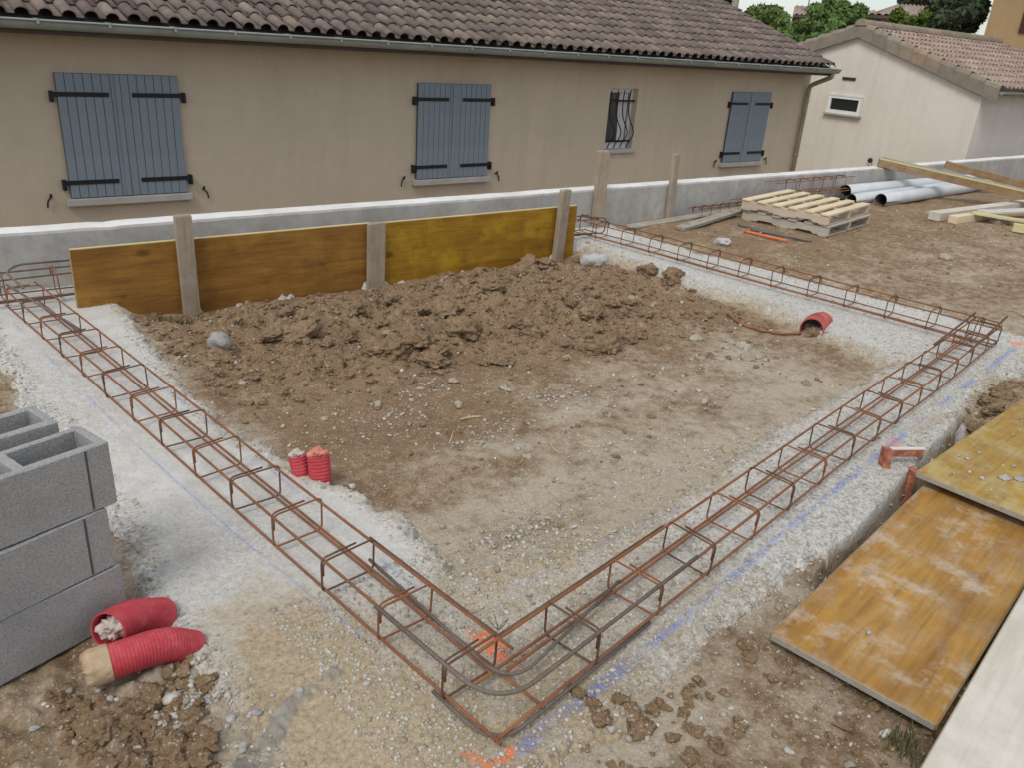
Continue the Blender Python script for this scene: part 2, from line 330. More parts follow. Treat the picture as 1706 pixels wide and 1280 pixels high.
m_wallconcrete(); m_block()
m_tile('roof_tile', [(0.0, (0.15, 0.115, 0.105)), (0.35, (0.20, 0.158, 0.142)), (0.7, (0.235, 0.19, 0.165)), (1.0, (0.28, 0.23, 0.19))], (0.30, 0.27, 0.215))
m_tile('neighbour_tile', [(0.0, (0.28, 0.18, 0.15)), (0.3, (0.35, 0.27, 0.225)), (0.75, (0.41, 0.345, 0.29)), (1.0, (0.30, 0.20, 0.17))], (0.40, 0.37, 0.31))
m_tile('verge_tile', [(0.0, (0.25, 0.22, 0.18)), (0.6, (0.31, 0.27, 0.215)), (1.0, (0.37, 0.26, 0.18))], (0.36, 0.34, 0.28))
m_wood('panel_brown', (0.36, 0.185, 0.038), (0.215, 0.095, 0.022), (0.06, 0.028, 0.012), 0, 10, True, (0.45, 0.255, 0.04), 0.35)
m_wood('panel_yellow', (0.43, 0.255, 0.022), (0.27, 0.125, 0.012), (0.10, 0.045, 0.012), 0, 9, True, (0.52, 0.335, 0.02), 0.6)
m_wood('panel_worn', (0.47, 0.265, 0.060), (0.30, 0.145, 0.035), (0.13, 0.065, 0.03), 0, 9, True, (0.62, 0.56, 0.47), 0.7, 0.62, 0.3, pth=0.53)
m_wood('panel_flat', (0.47, 0.315, 0.075), (0.34, 0.205, 0.045), (0.15, 0.09, 0.035), 0, 8, False, (0.55, 0.43, 0.18), 0.5, 0.75, 0.45, (0.47, 0.42, 0.31))
m_wood('panel_edge', (0.44, 0.35, 0.20), (0.33, 0.25, 0.14), (0.2, 0.15, 0.09), 0, 30, False, wear=0.4)
m_wood('stake_wood', (0.43, 0.355, 0.27), (0.32, 0.25, 0.19), (0.14, 0.11, 0.08), 2, 26, False, wear=0.55, weathc=(0.40, 0.38, 0.345))
m_wood('grey_wood', (0.42, 0.385, 0.325), (0.31, 0.28, 0.235), (0.17, 0.15, 0.125), 0, 26, True, wear=0.4)
m_wood('fresh_wood', (0.80, 0.69, 0.49), (0.72, 0.59, 0.39), (0.52, 0.39, 0.24), 0, 20, True)
m_wood('fresh_wood_y', (0.66, 0.56, 0.45), (0.57, 0.46, 0.36), (0.30, 0.22, 0.15), 1, 20, True, wear=0.3)
m_wood('old_pallet_x', (0.56, 0.50, 0.42), (0.46, 0.41, 0.34), (0.2, 0.16, 0.12), 0, 20, False, wear=0.4)
m_wood('old_pallet_y', (0.55, 0.51, 0.45), (0.45, 0.41, 0.355), (0.2, 0.16, 0.12), 1, 20, False, wear=0.4)
m_wood('beam_wood', (0.36, 0.235, 0.115), (0.26, 0.16, 0.075), (0.15, 0.1, 0.06), 0, 16, False, wear=0.3)
m_wood('lime_edge', (0.66, 0.62, 0.36), (0.58, 0.53, 0.28), (0.45, 0.4, 0.22), 0, 20, False)
m_wood('pale_board', (0.68, 0.645, 0.575), (0.60, 0.56, 0.485), (0.45, 0.40, 0.33), 0, 6, False, (0.74, 0.72, 0.67), 0.6, 0.6)
simple('shutter_paint', (0.225, 0.275, 0.318), 0.08, 3, 0.65, 0.15, 0.002, 90); simple('formed_concrete', (0.42, 0.415, 0.42), 0.2, 9, 0.95, 0.4, 0.01, 50); simple('block_groove', (0.085, 0.085, 0.085), 0.2); simple('shutter_gap', (0.06, 0.075, 0.095), 0.1)
simple('black_iron', (0.022, 0.021, 0.022), 0.2, 8, 0.55, 0.1); simple('sill', (0.44, 0.43, 0.40), 0.1, 5); simple('zinc', (0.30, 0.335, 0.32), 0.18, 3, 0.55, 0.05, metal=0.1)
simple('downpipe_paint', (0.36, 0.31, 0.235), 0.12, 3, 0.6, 0.05); simple('soffit', (0.105, 0.09, 0.078), 0.2, 4); simple('white_frame', (0.78, 0.79, 0.80), 0.05, 3, 0.4, 0)
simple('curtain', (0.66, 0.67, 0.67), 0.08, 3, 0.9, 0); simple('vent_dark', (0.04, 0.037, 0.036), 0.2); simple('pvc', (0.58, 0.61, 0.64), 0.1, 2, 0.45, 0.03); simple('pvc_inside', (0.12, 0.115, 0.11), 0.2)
m_duct(); simple('orange_duct', (0.40, 0.095, 0.08), 0.45, 10, 0.7, 0.2); simple('duct_inside', (0.16, 0.07, 0.05), 0.3, 20)
simple('paper_tan', (0.48, 0.36, 0.235), 0.2, 20, 0.9, 0.6, 0.012, 35); simple('paper_white', (0.58, 0.50, 0.455), 0.25, 22, 0.9, 0.6, 0.012, 35); simple('paper_red', (0.66, 0.26, 0.20), 0.25, 22, 0.9, 0.5, 0.01, 35)
simple('orange_paint', (0.40, 0.15, 0.10), 0.6, 35, 0.85, 0.3); simple('bark', (0.10, 0.075, 0.055), 0.3, 6); simple('straw', (0.52, 0.43, 0.27), 0.2, 9)
simple('orange_rod', (0.72, 0.18, 0.06), 0.15, 9, 0.6, 0); simple('grey_rod', (0.17, 0.15, 0.14), 0.2, 9); simple('window_brown', (0.07, 0.03, 0.025), 0.1); simple('steel_post', (0.2, 0.2, 0.2), 0.2)
t = NT('glass', 0.06, 0.5); t.col((0.018, 0.022, 0.026)); M['glass'] = t.m
t = NT('glass_curtain', 0.15, 0.5); t.col((0.075, 0.078, 0.082)); M['glass_grey'] = t.m
m_leaf('leaf_green', (0.055, 0.10, 0.028), (0.17, 0.26, 0.075)); m_leaf('leaf_dark', (0.028, 0.045, 0.024), (0.075, 0.10, 0.05)); m_leaf('leaf_olive', (0.040, 0.075, 0.012), (0.16, 0.22, 0.04)); m_leaf('grass', (0.045, 0.055, 0.02), (0.16, 0.15, 0.065))
m_tinted('clod', [(0.0, (0.135, 0.095, 0.062)), (0.5, (0.20, 0.145, 0.095)), (1.0, (0.275, 0.205, 0.135))])
m_tinted('pebble', [(0.0, (0.34, 0.29, 0.225)), (0.45, (0.46, 0.43, 0.38)), (1.0, (0.66, 0.65, 0.62))]); m_tinted('stone', [(0.0, (0.30, 0.25, 0.18)), (0.5, (0.42, 0.36, 0.27)), (1.0, (0.50, 0.46, 0.38))])
m_tinted('aggregate', [(0.0, (0.36, 0.31, 0.235)), (0.4, (0.47, 0.435, 0.37)), (1.0, (0.64, 0.63, 0.60))])
m_tinted('concrete_lump', [(0.0, (0.40, 0.395, 0.38)), (1.0, (0.58, 0.575, 0.56))], 0.95, 60, 0.9)

# ------------------------------------------------------------------ terrain
A_OUT = ([1.0, 1.5, 1.77, 2.0, 2.21, 2.64, 4.23, 6.0], [0.50, 0.52, 0.51, 0.47, 0.425, 0.46, 0.40, 0.38])
A_IN = ([1.0, 2.3, 2.6, 2.9, 3.43, 4.0, 4.74, 6.0], [1.42, 1.40, 1.31, 1.21, 1.13, 1.14, 1.18, 1.2])
B_OUT = ([0.4, 1.1, 1.6, 2.16, 2.84, 3.7, 4.42, 5.66, 6.6], [1.08, 1.09, 1.10, 1.135, 1.205, 1.365, 1.50, 1.69, 1.84])
B_IN = ([0.4, 1.2, 1.68, 2.13, 2.69, 3.29, 4.12, 4.76, 6.6], [1.95, 1.90, 1.78, 1.75, 1.82, 1.93, 2.04, 2.10, 2.3])
C_IN = ([1.0, 2.14, 2.62, 3.19, 3.6, 4.5, 5.26, 6.0], [4.80, 4.86, 4.90, 5.12, 5.04, 5.07, 5.12, 5.1])
C_OUT = ([1.0, 1.9, 2.28, 3.0, 3.8, 4.7, 6.0], [6.35, 6.30, 6.28, 6.18, 6.10, 5.97, 6.0])
def foot_d(x, y, noise=True):
    ip = np.interp
    yN = 1.04
    dA = np.minimum(np.minimum(x - ip(y, *A_OUT), ip(y, *A_IN) - x), np.minimum(y - yN, 5.8 - y))
    dB = np.minimum(np.minimum(y - ip(x, *B_OUT), ip(x, *B_IN) - y), np.minimum(x - 0.6, 6.3 - x))
    dC = np.minimum(np.minimum(x - ip(y, *C_IN), ip(y, *C_OUT) - x), np.minimum(y - 1.6, 5.8 - y))
    dD = np.minimum(np.minimum(y - 5.30, 5.85 - y), np.minimum(x - 0.4, 6.0 - x))
    d = np.maximum(np.maximum(dA, dB), np.maximum(dC, dD))
    if noise:
        cut = ss(2.45, 2.75, x) * (1 - ss(4.2, 4.5, x)) * (dB < 0.3) * (y < 1.75)         # formed edge above the trench
        d = d + (1 - 0.93 * cut) * (0.06 * fbm(x, y, 3.3, 3, 21) + 0.045 * fbm(x, y, 12, 4, 22, 0.6))
    return d
def foot_z(x, y, d):
    cut = ss(2.45, 2.75, x) * (1 - ss(4.2, 4.5, x)) * (y < np.interp(x, *B_OUT) + 0.25)
    e = np.maximum(0, 0.05 - d); e2 = np.maximum(0, -0.006 - d)
    w, cid = worley(x, y, 34, 3); w2, _ = worley(x, y, 75, 8)
    edge = ss(0.16, 0.0, d)
    top = 0.006 * fbm(x, y, 2.0, 4, 31) + 0.0035 * fbm(x, y, 30, 3, 35)
    g = np.clip(0.25 + edge * 0.9 + 0.7 * ss(2.0, 1.4, y) * ss(0.7, 1.2, x) + 0.35 * ss(2.0, 3.0, x) + 0.5 * fbm(x, y, 1.6, 3, 33), 0, 1)
    top = top + g * (0.0055 * (0.5 - w) * (0.2 + cid) + 0.005 * fbm(x, y, 55, 3, 39, 0.7) + 0.003 * (0.5 - w2))
    z = top - np.where(cut > 0.5, e2 * 9, e * 0.55 + e * e * 9) + edge * 0.012 * fbm(x, y, 26, 3, 37) * (cut < 0.5)
    return z, g
def soil_z(x, y):
    inn = ss(1.0, 1.5, x) * ss(5.4, 4.8, x) * ss(1.6, 2.1, y) * ss(5.6, 5.3, y)
    z = np.full(np.shape(x), -0.03)
    z = z + inn * -0.03
    mound = ss(3.25, 3.95, y + 0.10 * (x - 2)) * ss(1.15, 1.6, x) * ss(5.2, 4.5, x) * ss(5.4, 4.9, y)
    bil = 1 - np.abs(fbm(x, y, 2.6, 4, 41)) * 2
    z = z + mound * (0.07 * bil + 0.085 * fbm(x, y, 5.5, 5, 43, 0.62) - 0.02) - 0.07 * ss(4.6, 5.3, y) * inn
    w, cid = worley(x + 0.03 * fbm(x, y, 9, 2, 3), y, 9, 51); z = z + mound * 0.035 * (0.55 - w) * (cid > 0.35)
    left = ss(0.62, 0.4, x) * ss(2.35, 2.0, y) * ss(0.9, 1.2, y)
    z = z + left * (0.012 + 0.02 * fbm(x, y, 7, 4, 45, 0.6) + 0.03 * (0.5 - worley(x, y, 17, 53)[0]))
    z = z + 0.014 * fbm(x, y, 3.0, 5, 47, 0.55) + 0.008 * fbm(x, y, 18, 4, 49, 0.7)
    # smooth pad outside B, trench below the boards
    bo = np.interp(x, *B_OUT)
    tr = ss(2.35, 2.7, x) * ss(4.75, 4.3, x) * ss(bo - 0.0, bo - 0.06, y) * ss(0.35, 0.6, y); z = z - 0.24 * tr
    heap = np.exp(-(((x - 4.95) / 0.32) ** 2 + ((y - 1.42) / 0.18) ** 2)); z = z + heap * (0.05 + 0.05 * fbm(x, y, 9, 3, 55))
    rt = ss(6.0, 6.5, x); z = z + rt * (0.035 + 0.02 * fbm(x, y, 1.3, 3, 57)) + 0.14 * np.exp(-(((x - 14.2) / 1.6) ** 2 + ((y - 4.7) / 0.35) ** 2)) * ss(11, 13, x)
    # lower gardens behind the retaining wall, lower ground far off
    z = np.where(y > 5.86, z - 1.25 * ss(5.86, 5.90, y), z); z = z - 1.25 * ss(17.0, 17.4, x) * (y <= 5.86)
    return z
def paint(x, y):
    def line(P, wd, brk, s):
        P = np.array(P)[:, :2]; d = np.full(np.shape(x), 9.0)
        for a, b in zip(P[:-1], P[1:]):
            ab = b - a; t = np.clip(((x - a[0]) * ab[0] + (y - a[1]) * ab[1]) / (ab @ ab), 0, 1); d = np.minimum(d, np.hypot(x - a[0] - t * ab[0], y - a[1] - t * ab[1]))
        return ss(wd, wd * 0.35, d) * np.clip(0.5 + brk * (fbm(x, y, 5, 3, s) + 0.15), 0, 1)
    g = lambda *p: G(*p)[:2]
    blue = line([g(20, 535), g(40, 555), g(200, 715), g(290, 800), g(385, 885), g(540, 1010), g(600, 1060)], 0.007, 1.2, 61) * 0.75
    blue = np.maximum(blue, 0.5 * line([g(215, 600), g(330, 690), g(405, 745), g(470, 800), g(580, 890), g(700, 985)], 0.009, 2.0, 62))
    blue = np.maximum(blue, 1.3 * line([g(870, 1250), g(930, 1195), g(1020, 1130), g(1060, 1095)], 0.032, 1.2, 63))
    blue = np.maximum(blue, 0.9 * line([g(1060, 1095), g(1130, 1040), g(1310, 885), g(1480, 745), g(1600, 650), g(1690, 580)], 0.022, 2.4, 64))
    blue = np.maximum(blue, 0.5 * line([g(760, 1030), g(1010, 905), g(1130, 850)], 0.012, 2.2, 66))
    org = np.zeros(np.shape(x))
    for (px, py, r, k) in [(808, 1068, 0.05, 1.3), (832, 1088, 0.04, 1.3), (785, 1050, 0.02, 0.8), (1592, 567, 0.05, 1.0), (1694, 573, 0.06, 0.9), (905, 1020, 0.02, 0.5), (1490, 740, 0.05, 0.5), (860, 1105, 0.03, 0.35)]:
        c = g(px, py); dd = np.hypot(x - c[0], y - c[1]) + 0.5 * r * fbm(x, y, 30, 3, 67); org = np.maximum(org, k * ss(r, r * 0.5, dd))
    org = np.maximum(org, line([g(776, 1254), g(800, 1268), g(818, 1277), g(834, 1268), g(850, 1252)], 0.020, 0.6, 68) * 2.0)
    wet = line([g(556, 1128), g(505, 1158), g(470, 1195), g(450, 1235), g(405, 1290)], 0.040, 0.0, 69) * 2
    c = g(425, 1268); wet = np.maximum(wet, ss(0.07, 0.05, np.hypot(x - c[0], y - c[1]) + 0.03 * fbm(x, y, 14, 3, 70)))
    wet = ss(0.30, 0.75, np.clip(wet, 0, 1) * 0.95 + (0.8 * fbm(x, y, 17, 3, 72, 0.6) + 0.6 * fbm(x, y, 60, 3, 74, 0.6)) * (wet > 0.01))
    return np.clip(blue, 0, 1), np.clip(org, 0, 1), np.clip(wet, 0, 1)
def dirt_f(x, y):
    return np.clip(0.19 + 0.62 * np.exp(-(((x - 0.74) / 0.24) ** 2 + ((y - 1.75) / 0.38) ** 2)) + 0.52 * ss(1.95, 1.2, y) * ss(1.9, 1.0, x) + 0.28 * np.exp(-(((x - 1.7) / 0.6) ** 2 + ((y - 1.75) / 0.2) ** 2))
                   + 0.18 * np.exp(-(((x - 0.6) / 0.2) ** 2 + ((y - 2.5) / 0.3) ** 2)) + 0.25 * ss(1.0, 1.5, x) * ss(3.2, 1.8, x) * ss(2.2, 1.4, y), 0, 1)
def dust_f(x, y):
    d = 0.12 + 0.60 * np.exp(-(((x - 2.6) / 1.5) ** 2 + ((y - 2.05) / 0.5) ** 2)) + 0.42 * np.exp(-(((x - 4.2) / 0.7) ** 2 + ((y - 2.7) / 0.7) ** 2)) + 0.25 * np.exp(-(((x - 2.9) / 0.7) ** 2 + ((y - 2.9) / 0.5) ** 2))
    d = d - 0.28 * ss(3.1, 3.8, y) * ss(1.3, 1.7, x) * ss(5.0, 4.4, x)
    d = d + 0.20 * ss(5.9, 6.4, x) * ss(4.6, 3.0, y) + 0.05 * ss(6, 7, x) + 0.35 * np.exp(-(((x - 1.05) / 0.5) ** 2 + ((y - 1.0) / 0.13) ** 2)) + 0.22 * ss(1.2, 1.0, y) * ss(0.35, 0.8, x) + 0.22 * ss(0.65, 0.5, x) * ss(2.2, 2.0, y)
    for (px, py, rx, ry, k) in ((880, 820, 0.32, 0.12, 0.5), (960, 680, 0.25, 0.1, 0.45), (1230, 585, 0.3, 0.16, 0.4), (1090, 650, 0.3, 0.12, 0.35), (1180, 760, 0.4, 0.1, 0.4), (700, 760, 0.2, 0.1, 0.3), (850, 740, 0.2, 0.08, 0.35), (1330, 640, 0.35, 0.12, 0.4)):
        c = G(px, py, -0.04); d = d + k * np.exp(-(((x - c[0]) / rx) ** 2 + ((y - c[1]) / ry) ** 2))
    d = d - 0.10 * ((x > 1.3) & (x < 4.9) & (y > 1.9) & (y < 3.4))
    fd = foot_d(x, y); d = d + 0.42 * np.exp(-np.maximum(-fd, 0) / 0.10) * (fd < 0.05)
    return np.clip(d, 0, 1)
def ground_z(x, y):
    x = np.atleast_1d(np.asarray(x, float)); y = np.atleast_1d(np.asarray(y, float)); d = foot_d(x, y)
    return np.maximum(np.where(d > -0.2, foot_z(x, y, d)[0], -9), soil_z(x, y))
def gz(x, y): return float(ground_z(x, y)[0])

rr = [0.12]
while rr[-1] < 0.75: rr.append(rr[-1] * 1.03)
while rr[-1] < 16: rr.append(rr[-1] * 1.0038)
while rr[-1] < 900: rr.append(rr[-1] * 1.12)
rr = np.array(rr)
aa = np.concatenate([np.radians(np.arange(-2, 104, 0.135)), np.radians(np.arange(104, 358, 3.0))])
na, nr = len(aa), len(rr)
def polar_faces(i0, i1, keep=None):
    I, J = np.meshgrid(np.arange(i0, i1 - 1), np.arange(na), indexing='ij'); J2 = (J + 1) % na
    Q = np.stack([I * na + J, (I + 1) * na + J, (I + 1) * na + J2, I * na + J2], -1).reshape(-1, 4)
    return Q if keep is None else Q[keep[Q].all(1)]
GX = (rr[:, None] * np.cos(aa)[None]).ravel(); GY = (rr[:, None] * np.sin(aa)[None]).ravel()
far = (GX ** 2 + GY ** 2) > 16.2 ** 2
D = foot_d(GX, GY); SZ = soil_z(GX, GY)
BL, OR, WT = paint(GX, GY); DU = np.where(far, 0.25, dust_f(GX, GY))
FZ, FG = foot_z(GX, GY, D)
# soil stays just under the slab, so the crumbly slab edge cuts through it
SZc = np.where(D > 0.06, np.minimum(SZ, -0.05), SZ)
WH = WT * (0.006 + 0.010 * fbm(GX, GY, 40, 3, 73)) * (~far); FZ = FZ + WH; SZc = SZc + np.where(D > 0.06, 0, WH)
V = np.stack([GX, GY, SZc], 1); V = np.vstack([V, [[0, 0, SZc[0]]]])
Q = polar_faces(0, nr)
me = mesh_np('ground', V, Q, True, dict(dust=np.append(DU, 0.1), blue=np.append(BL, 0), orange=np.append(OR, 0), wet=np.append(WT, 0)))
g = ob('ground', me, M['soil']); tag(g, 'brown churned soil of the building plot with pale cement dust', 'ground', kind='structure')
keep = (D > -0.16) & (~far) & (FZ > SZc - 0.15)
Q = polar_faces(0, nr, keep); used = np.unique(Q); mp_ = np.full(len(GX), -1); mp_[used] = np.arange(len(used))
inn_ = (GX > 0.9) & (GX < 5.3) & (GY > 1.5) & (GY < 5.2)
DR = np.clip(dirt_f(GX, GY) + 0.10 * ss(0.05, -0.03, D) + inn_ * 0.34 * ss(0.22, 0.0, D), 0, 1)
me = mesh_np('strip_footing', np.stack([GX, GY, FZ], 1)[used], mp_[Q], True, dict(gravel=FG[used], dirt=DR[used], blue=BL[used], orange=OR[used], wet=WT[used]))
g = ob('strip_footing', me, M['footing']); tag(g, 'rough pale concrete strip footing round the plot', 'footing', kind='structure')

xs_ = np.arange(2.72, 4.46, 0.02); yo_ = np.interp(xs_, *B_OUT); V = []
for dy, z_ in ((0.004, -0.004), (-0.001, -0.008), (-0.003, -0.03), (-0.004, -0.12), (-0.004, -0.34)):
    V.append(np.stack([xs_, yo_ + dy + 0.003 * fbm(xs_, xs_ * 0 + z_ * 3, 5, 3, 99) * (1 if z_ < -0.003 else 0), np.full(len(xs_), z_)], 1))
n_ = len(xs_); Q = [(r * n_ + i, r * n_ + i + 1, (r + 1) * n_ + i + 1, (r + 1) * n_ + i) for r in range(4) for i in range(n_ - 1)]
ob('formed_face', mesh_np('formed_face', np.vstack(V), Q, False), M['formed_concrete'], g)

# ------------------------------------------------------------------ stones, clods, gravel
def rock_vf(sub, seed, rough=0.35, flat=0.7, hi=0.25):
    bm = bmesh.new(); bmesh.ops.create_icosphere(bm, subdivisions=sub, radius=1.0)
    V = []; off = Vector((seed * 3.7, seed * 1.3, -seed * 2.1))
    for v in bm.verts:
        p = v.co; n1 = mnoise.noise(p * 1.1 + off); n2 = mnoise.noise(p * 2.7 + off * 2); n3 = mnoise.noise(p * 5 + off); n4 = abs(mnoise.noise(p * 9 + off))
        q = p * (1 + rough * (n1 * 1.1 + n2 * 0.55 + n3 * hi * 1.6 + (n4 - 0.25) * hi * 1.6)); q.z *= flat; q.x *= 1.15; V.append(tuple(q))
    Fc = [tuple(v.index for v in f.verts) for f in bm.faces]; bm.free(); return np.array(V), np.array(Fc)
ROCK3 = [rock_vf(4, 40 + i, 0.55, 0.66, 0.40) for i in range(7)]; ROCKS = [rock_vf(3, 60 + i, 0.42, 0.62, 0.22) for i in range(6)]; ROCK2 = [rock_vf(2, i, 0.5, 0.7, 0.5) for i in range(10)]; ROCK1 = [rock_vf(1, i + 20, 0.35) for i in range(6)]
def scatter(name, pts, sizes, base, mat, label, cat, sink=0.3, smooth=True):
    Vs, Fs, Ts = [], [], []; o = 0
    for (x, y, z), s in zip(pts, sizes):
        v, f = base[rng.integers(len(base))]; a = rng.uniform(0, 6.28); c, sn = math.cos(a), math.sin(a); k = rng.uniform(0.75, 1.25, 3) * s
        q = v * k; tl = rng.uniform(-0.4, 0.4); q = np.stack([q[:, 0] * c - q[:, 1] * sn, q[:, 0] * sn + q[:, 1] * c, q[:, 2] + tl * q[:, 0]], 1)
        Vs.append(q + [x, y, z + s * (0.7 - sink)]); Fs.append(f + o); o += len(v); Ts.append(np.full(len(v), rng.uniform(0, 1)))
    me = mesh_np(name, np.vstack(Vs), np.vstack(Fs), smooth, dict(tint=np.concatenate(Ts)))
    return tag(ob(name, me, mat), label, cat, kind='stuff')
def sample(n, region):
    x, y = region(n); z = ground_z(x, y); return np.stack([x, y, z], 1)
def reg_box(x0, x1, y0, y1, cond=None):
    def f(n):
        x = rng.uniform(x0, x1, n * 3); y = rng.uniform(y0, y1, n * 3)
        if cond is not None:
            m = cond(x, y); x, y = x[m], y[m]
        return x[:n], y[:n]
    return f
blk = lambda x, y: ~((x < 0.46) & (y > 2.0) & (y < 2.75))
pebs = np.vstack([
    sample(2600, reg_box(0.3, 6.4, 1.0, 5.3, lambda x, y: (np.abs(foot_d(x, y) - 0.02) < 0.07) & blk(x, y))),
    sample(1300, reg_box(1.3, 4.9, 1.8, 5.1, lambda x, y: foot_d(x, y) < 0)),
    sample(500, reg_box(0.15, 2.9, 0.45, 1.2, lambda x, y: foot_d(x, y) < 0.05)), sample(260, reg_box(0.12, 0.62, 1.2, 2.0)),
    sample(900, reg_box(6.2, 11, 1.6, 5.2)), sample(500, reg_box(1.2, 3.2, 1.3, 2.0))])
def cluster(px, py, n, sx, sy, ang=0.0):
    c = G(px, py, -0.03); a = rng.normal(0, sx, n); b = rng.normal(0, sy, n); x = c[0] + a * math.cos(ang) - b * math.sin(ang); y = c[1] + a * math.sin(ang) + b * math.cos(ang); return np.stack([x, y, ground_z(x, y)], 1)
pebs = np.vstack([pebs, cluster(290, 1195, 260, 0.05, 0.018, 0.4), cluster(355, 1170, 90, 0.03, 0.02), cluster(950, 655, 260, 0.16, 0.07, -0.5), cluster(800, 720, 160, 0.14, 0.08), cluster(1230, 585, 200, 0.2, 0.1), cluster(700, 640, 120, 0.15, 0.1), cluster(1060, 760, 200, 0.25, 0.12), cluster(640, 690, 160, 0.16, 0.12), cluster(1250, 740, 200, 0.2, 0.08), cluster(870, 880, 350, 0.14, 0.07)])
scatter('gravel', pebs, np.abs(rng.normal(0, 0.0034, len(pebs))) + 0.0022, ROCK1, M['pebble'], 'small pale stones and concrete crumbs strewn over the soil', 'gravel', 0.35)
emb = np.vstack([sample(9000, reg_box(0.75, 2.3, 1.04, 2.0, lambda x, y: foot_d(x, y) > 0)), sample(5000, reg_box(2.0, 6.2, 1.1, 2.2, lambda x, y: foot_d(x, y) > 0)), sample(3500, reg_box(4.9, 6.2, 2.0, 5.3, lambda x, y: foot_d(x, y) > 0)),
                 sample(2500, reg_box(0.4, 1.4, 1.5, 5.3, lambda x, y: (foot_d(x, y) > 0) & (foot_d(x, y) < 0.12) & blk(x, y)))])
scatter('aggregate', emb, np.abs(rng.normal(0, 0.0028, len(emb))) + 0.0016, ROCK1, M['aggregate'], 'pale aggregate grains standing proud of the rough footing concrete', 'gravel', 0.62)
bits = np.vstack([sample(120, reg_box(1.2, 5.0, 2.0, 5.1, lambda x, y: foot_d(x, y) < 0)), sample(22, reg_box(0.15, 0.62, 1.3, 2.0)), sample(36, reg_box(0.5, 2.6, 0.5, 1.1)), sample(60, reg_box(6.2, 11, 1.6, 5.2)),
                  sample(140, reg_box(0.3, 6.4, 1.0, 5.3, lambda x, y: (np.abs(foot_d(x, y)) < 0.06) & blk(x, y)))])
scatter('rubble', bits, np.abs(rng.normal(0, 0.005, len(bits))) + 0.006, ROCK2, M['pebble'], 'scattered pale rubble bits lying on the soil', 'rubble', 0.3)
md = lambda x, y: (foot_d(x, y) < -0.02) & (rng.uniform(0, 1, len(x)) < ss(3.1, 3.8, y + 0.1 * (x - 2)) + 0.05)
cl = np.vstack([sample(4200, reg_box(1.2, 5.0, 2.2, 5.2, md)), sample(620, reg_box(0.14, 0.55, 1.15, 2.0, lambda x, y: (x < 0.40 + 0.22 * (y - 1.45)) & ((x - 0.33) ** 2 + (y - 2.02) ** 2 > 0.02) & blk(x, y))), sample(330, reg_box(0.9, 2.7, 0.4, 1.06)), sample(330, reg_box(4.5, 5.6, 1.05, 1.68, lambda x, y: foot_d(x, y) < 0)),
                sample(300, reg_box(6.2, 11, 2.5, 5.5))])
scatter('soil_crumbs', cl, np.abs(rng.normal(0, 0.008, len(cl))) + 0.004, ROCK2, M['soil'], 'loose crumbs of brown earth covering the dug soil', 'soil', 0.5, False)

def rocks(pix, mat, name, label, cat, group, s0, s1, sink=0.35, base=ROCK3):
    mes = []
    for i, (v, f) in enumerate(base): mes.append(mesh_np(name, v, f, True)); mes[-1].materials.append(mat)
    for p in pix:
        if len(p) == 3: x, y, s = p[0], p[1], p[2]
        else: x, y = p; s = random.uniform(s0, s1)
        o = ob(name, random.choice(mes)); o.location = (x, y, gz(x, y) + s * (0.55 - sink)); o.scale = (s * random.uniform(0.85, 1.25), s * random.uniform(0.8, 1.1), s * random.uniform(0.75, 1.1))
        o.rotation_euler = (random.uniform(-0.3, 0.3), random.uniform(-0.3, 0.3), random.uniform(0, 6.28)); tag(o, label, cat, group)
    return o
def px_list(L): 
    out = []
    for (a, b, s) in L:
        p = G(a, b, -0.03); out.append((p[0], p[1], s))
    return out
clodpix = []
for _ in range(95):
    a, b = random.uniform(430, 1080), random.uniform(450, 610)
    k = 1 - abs((a - 740) / 420) * 0.6
    if b > 470 + 140 * k + 20: continue
    p = G(a, b, -0.02); 
    if foot_d(np.array([p[0]]), np.array([p[1]]))[0] < -0.03 and p[1] < 5.08: clodpix.append((p[0], p[1], random.uniform(0.026, 0.062)))
clodpix += px_list([(770, 560, 0.085), (640, 590, 0.1), (690, 585, 0.09), (985, 530, 0.075), (1010, 575, 0.075), (815, 490, 0.07), (745, 515, 0.085), (560, 600, 0.07), (500, 560, 0.08), (850, 545, 0.06), (880, 437, 0.08), (910, 440, 0.07), (1120, 465, 0.09), (1080, 452, 0.08)])
rocks(clodpix, M['soil'], 'earth_clod', 'brown lump of earth on the dug mound inside the footings', 'clod', 'earth clods on the mound', 0.03, 0.06, 0.22)
lp = []
for _ in range(46):
    y = random.uniform(1.3, 1.9); x = random.uniform(0.16, min(0.50, 0.41 + 0.25 * (y - 1.45)))
    if (x - 0.35) ** 2 + (y - 2.0) ** 2 > 0.016: lp.append((x, y, random.uniform(0.013, 0.034)))
rocks(lp, M['soil'], 'earth_clod', 'brown lump of earth in the loose soil before the red ducts', 'clod', 'earth clods by the red ducts', 0.02, 0.04)
rocks(px_list([(1050, 1195, 0.032), (1070, 1215, 0.035), (1000, 1215, 0.022), (1090, 1180, 0.022), (958, 1170, 0.022), (985, 1190, 0.018), (1030, 1180, 0.025), (1120, 1230, 0.018), (1140, 1190, 0.016), (1190, 1240, 0.018), (1230, 1200, 0.015), (1150, 1260, 0.02)]), M['soil'], 'earth_clod', 'tan lump of earth beside the blue spray line', 'clod', 'earth clods beside the spray line', 0.02, 0.03)
rocks(px_list([(1640, 680, 0.05), (1665, 668, 0.06), (1655, 690, 0.045), (1680, 655, 0.05), (1630, 695, 0.035)]), M['soil'], 'earth_clod', 'dark lump of earth in the trench end behind the yellow board', 'clod', 'earth clods in the trench', 0.03, 0.05)
lump = rocks(px_list([(366, 577, 0.058)]), M['concrete_lump'], 'concrete_lump', 'pointed grey lump of concrete lying by the left footing edge', 'rubble', None, 0, 0, 0.1, ROCKS)
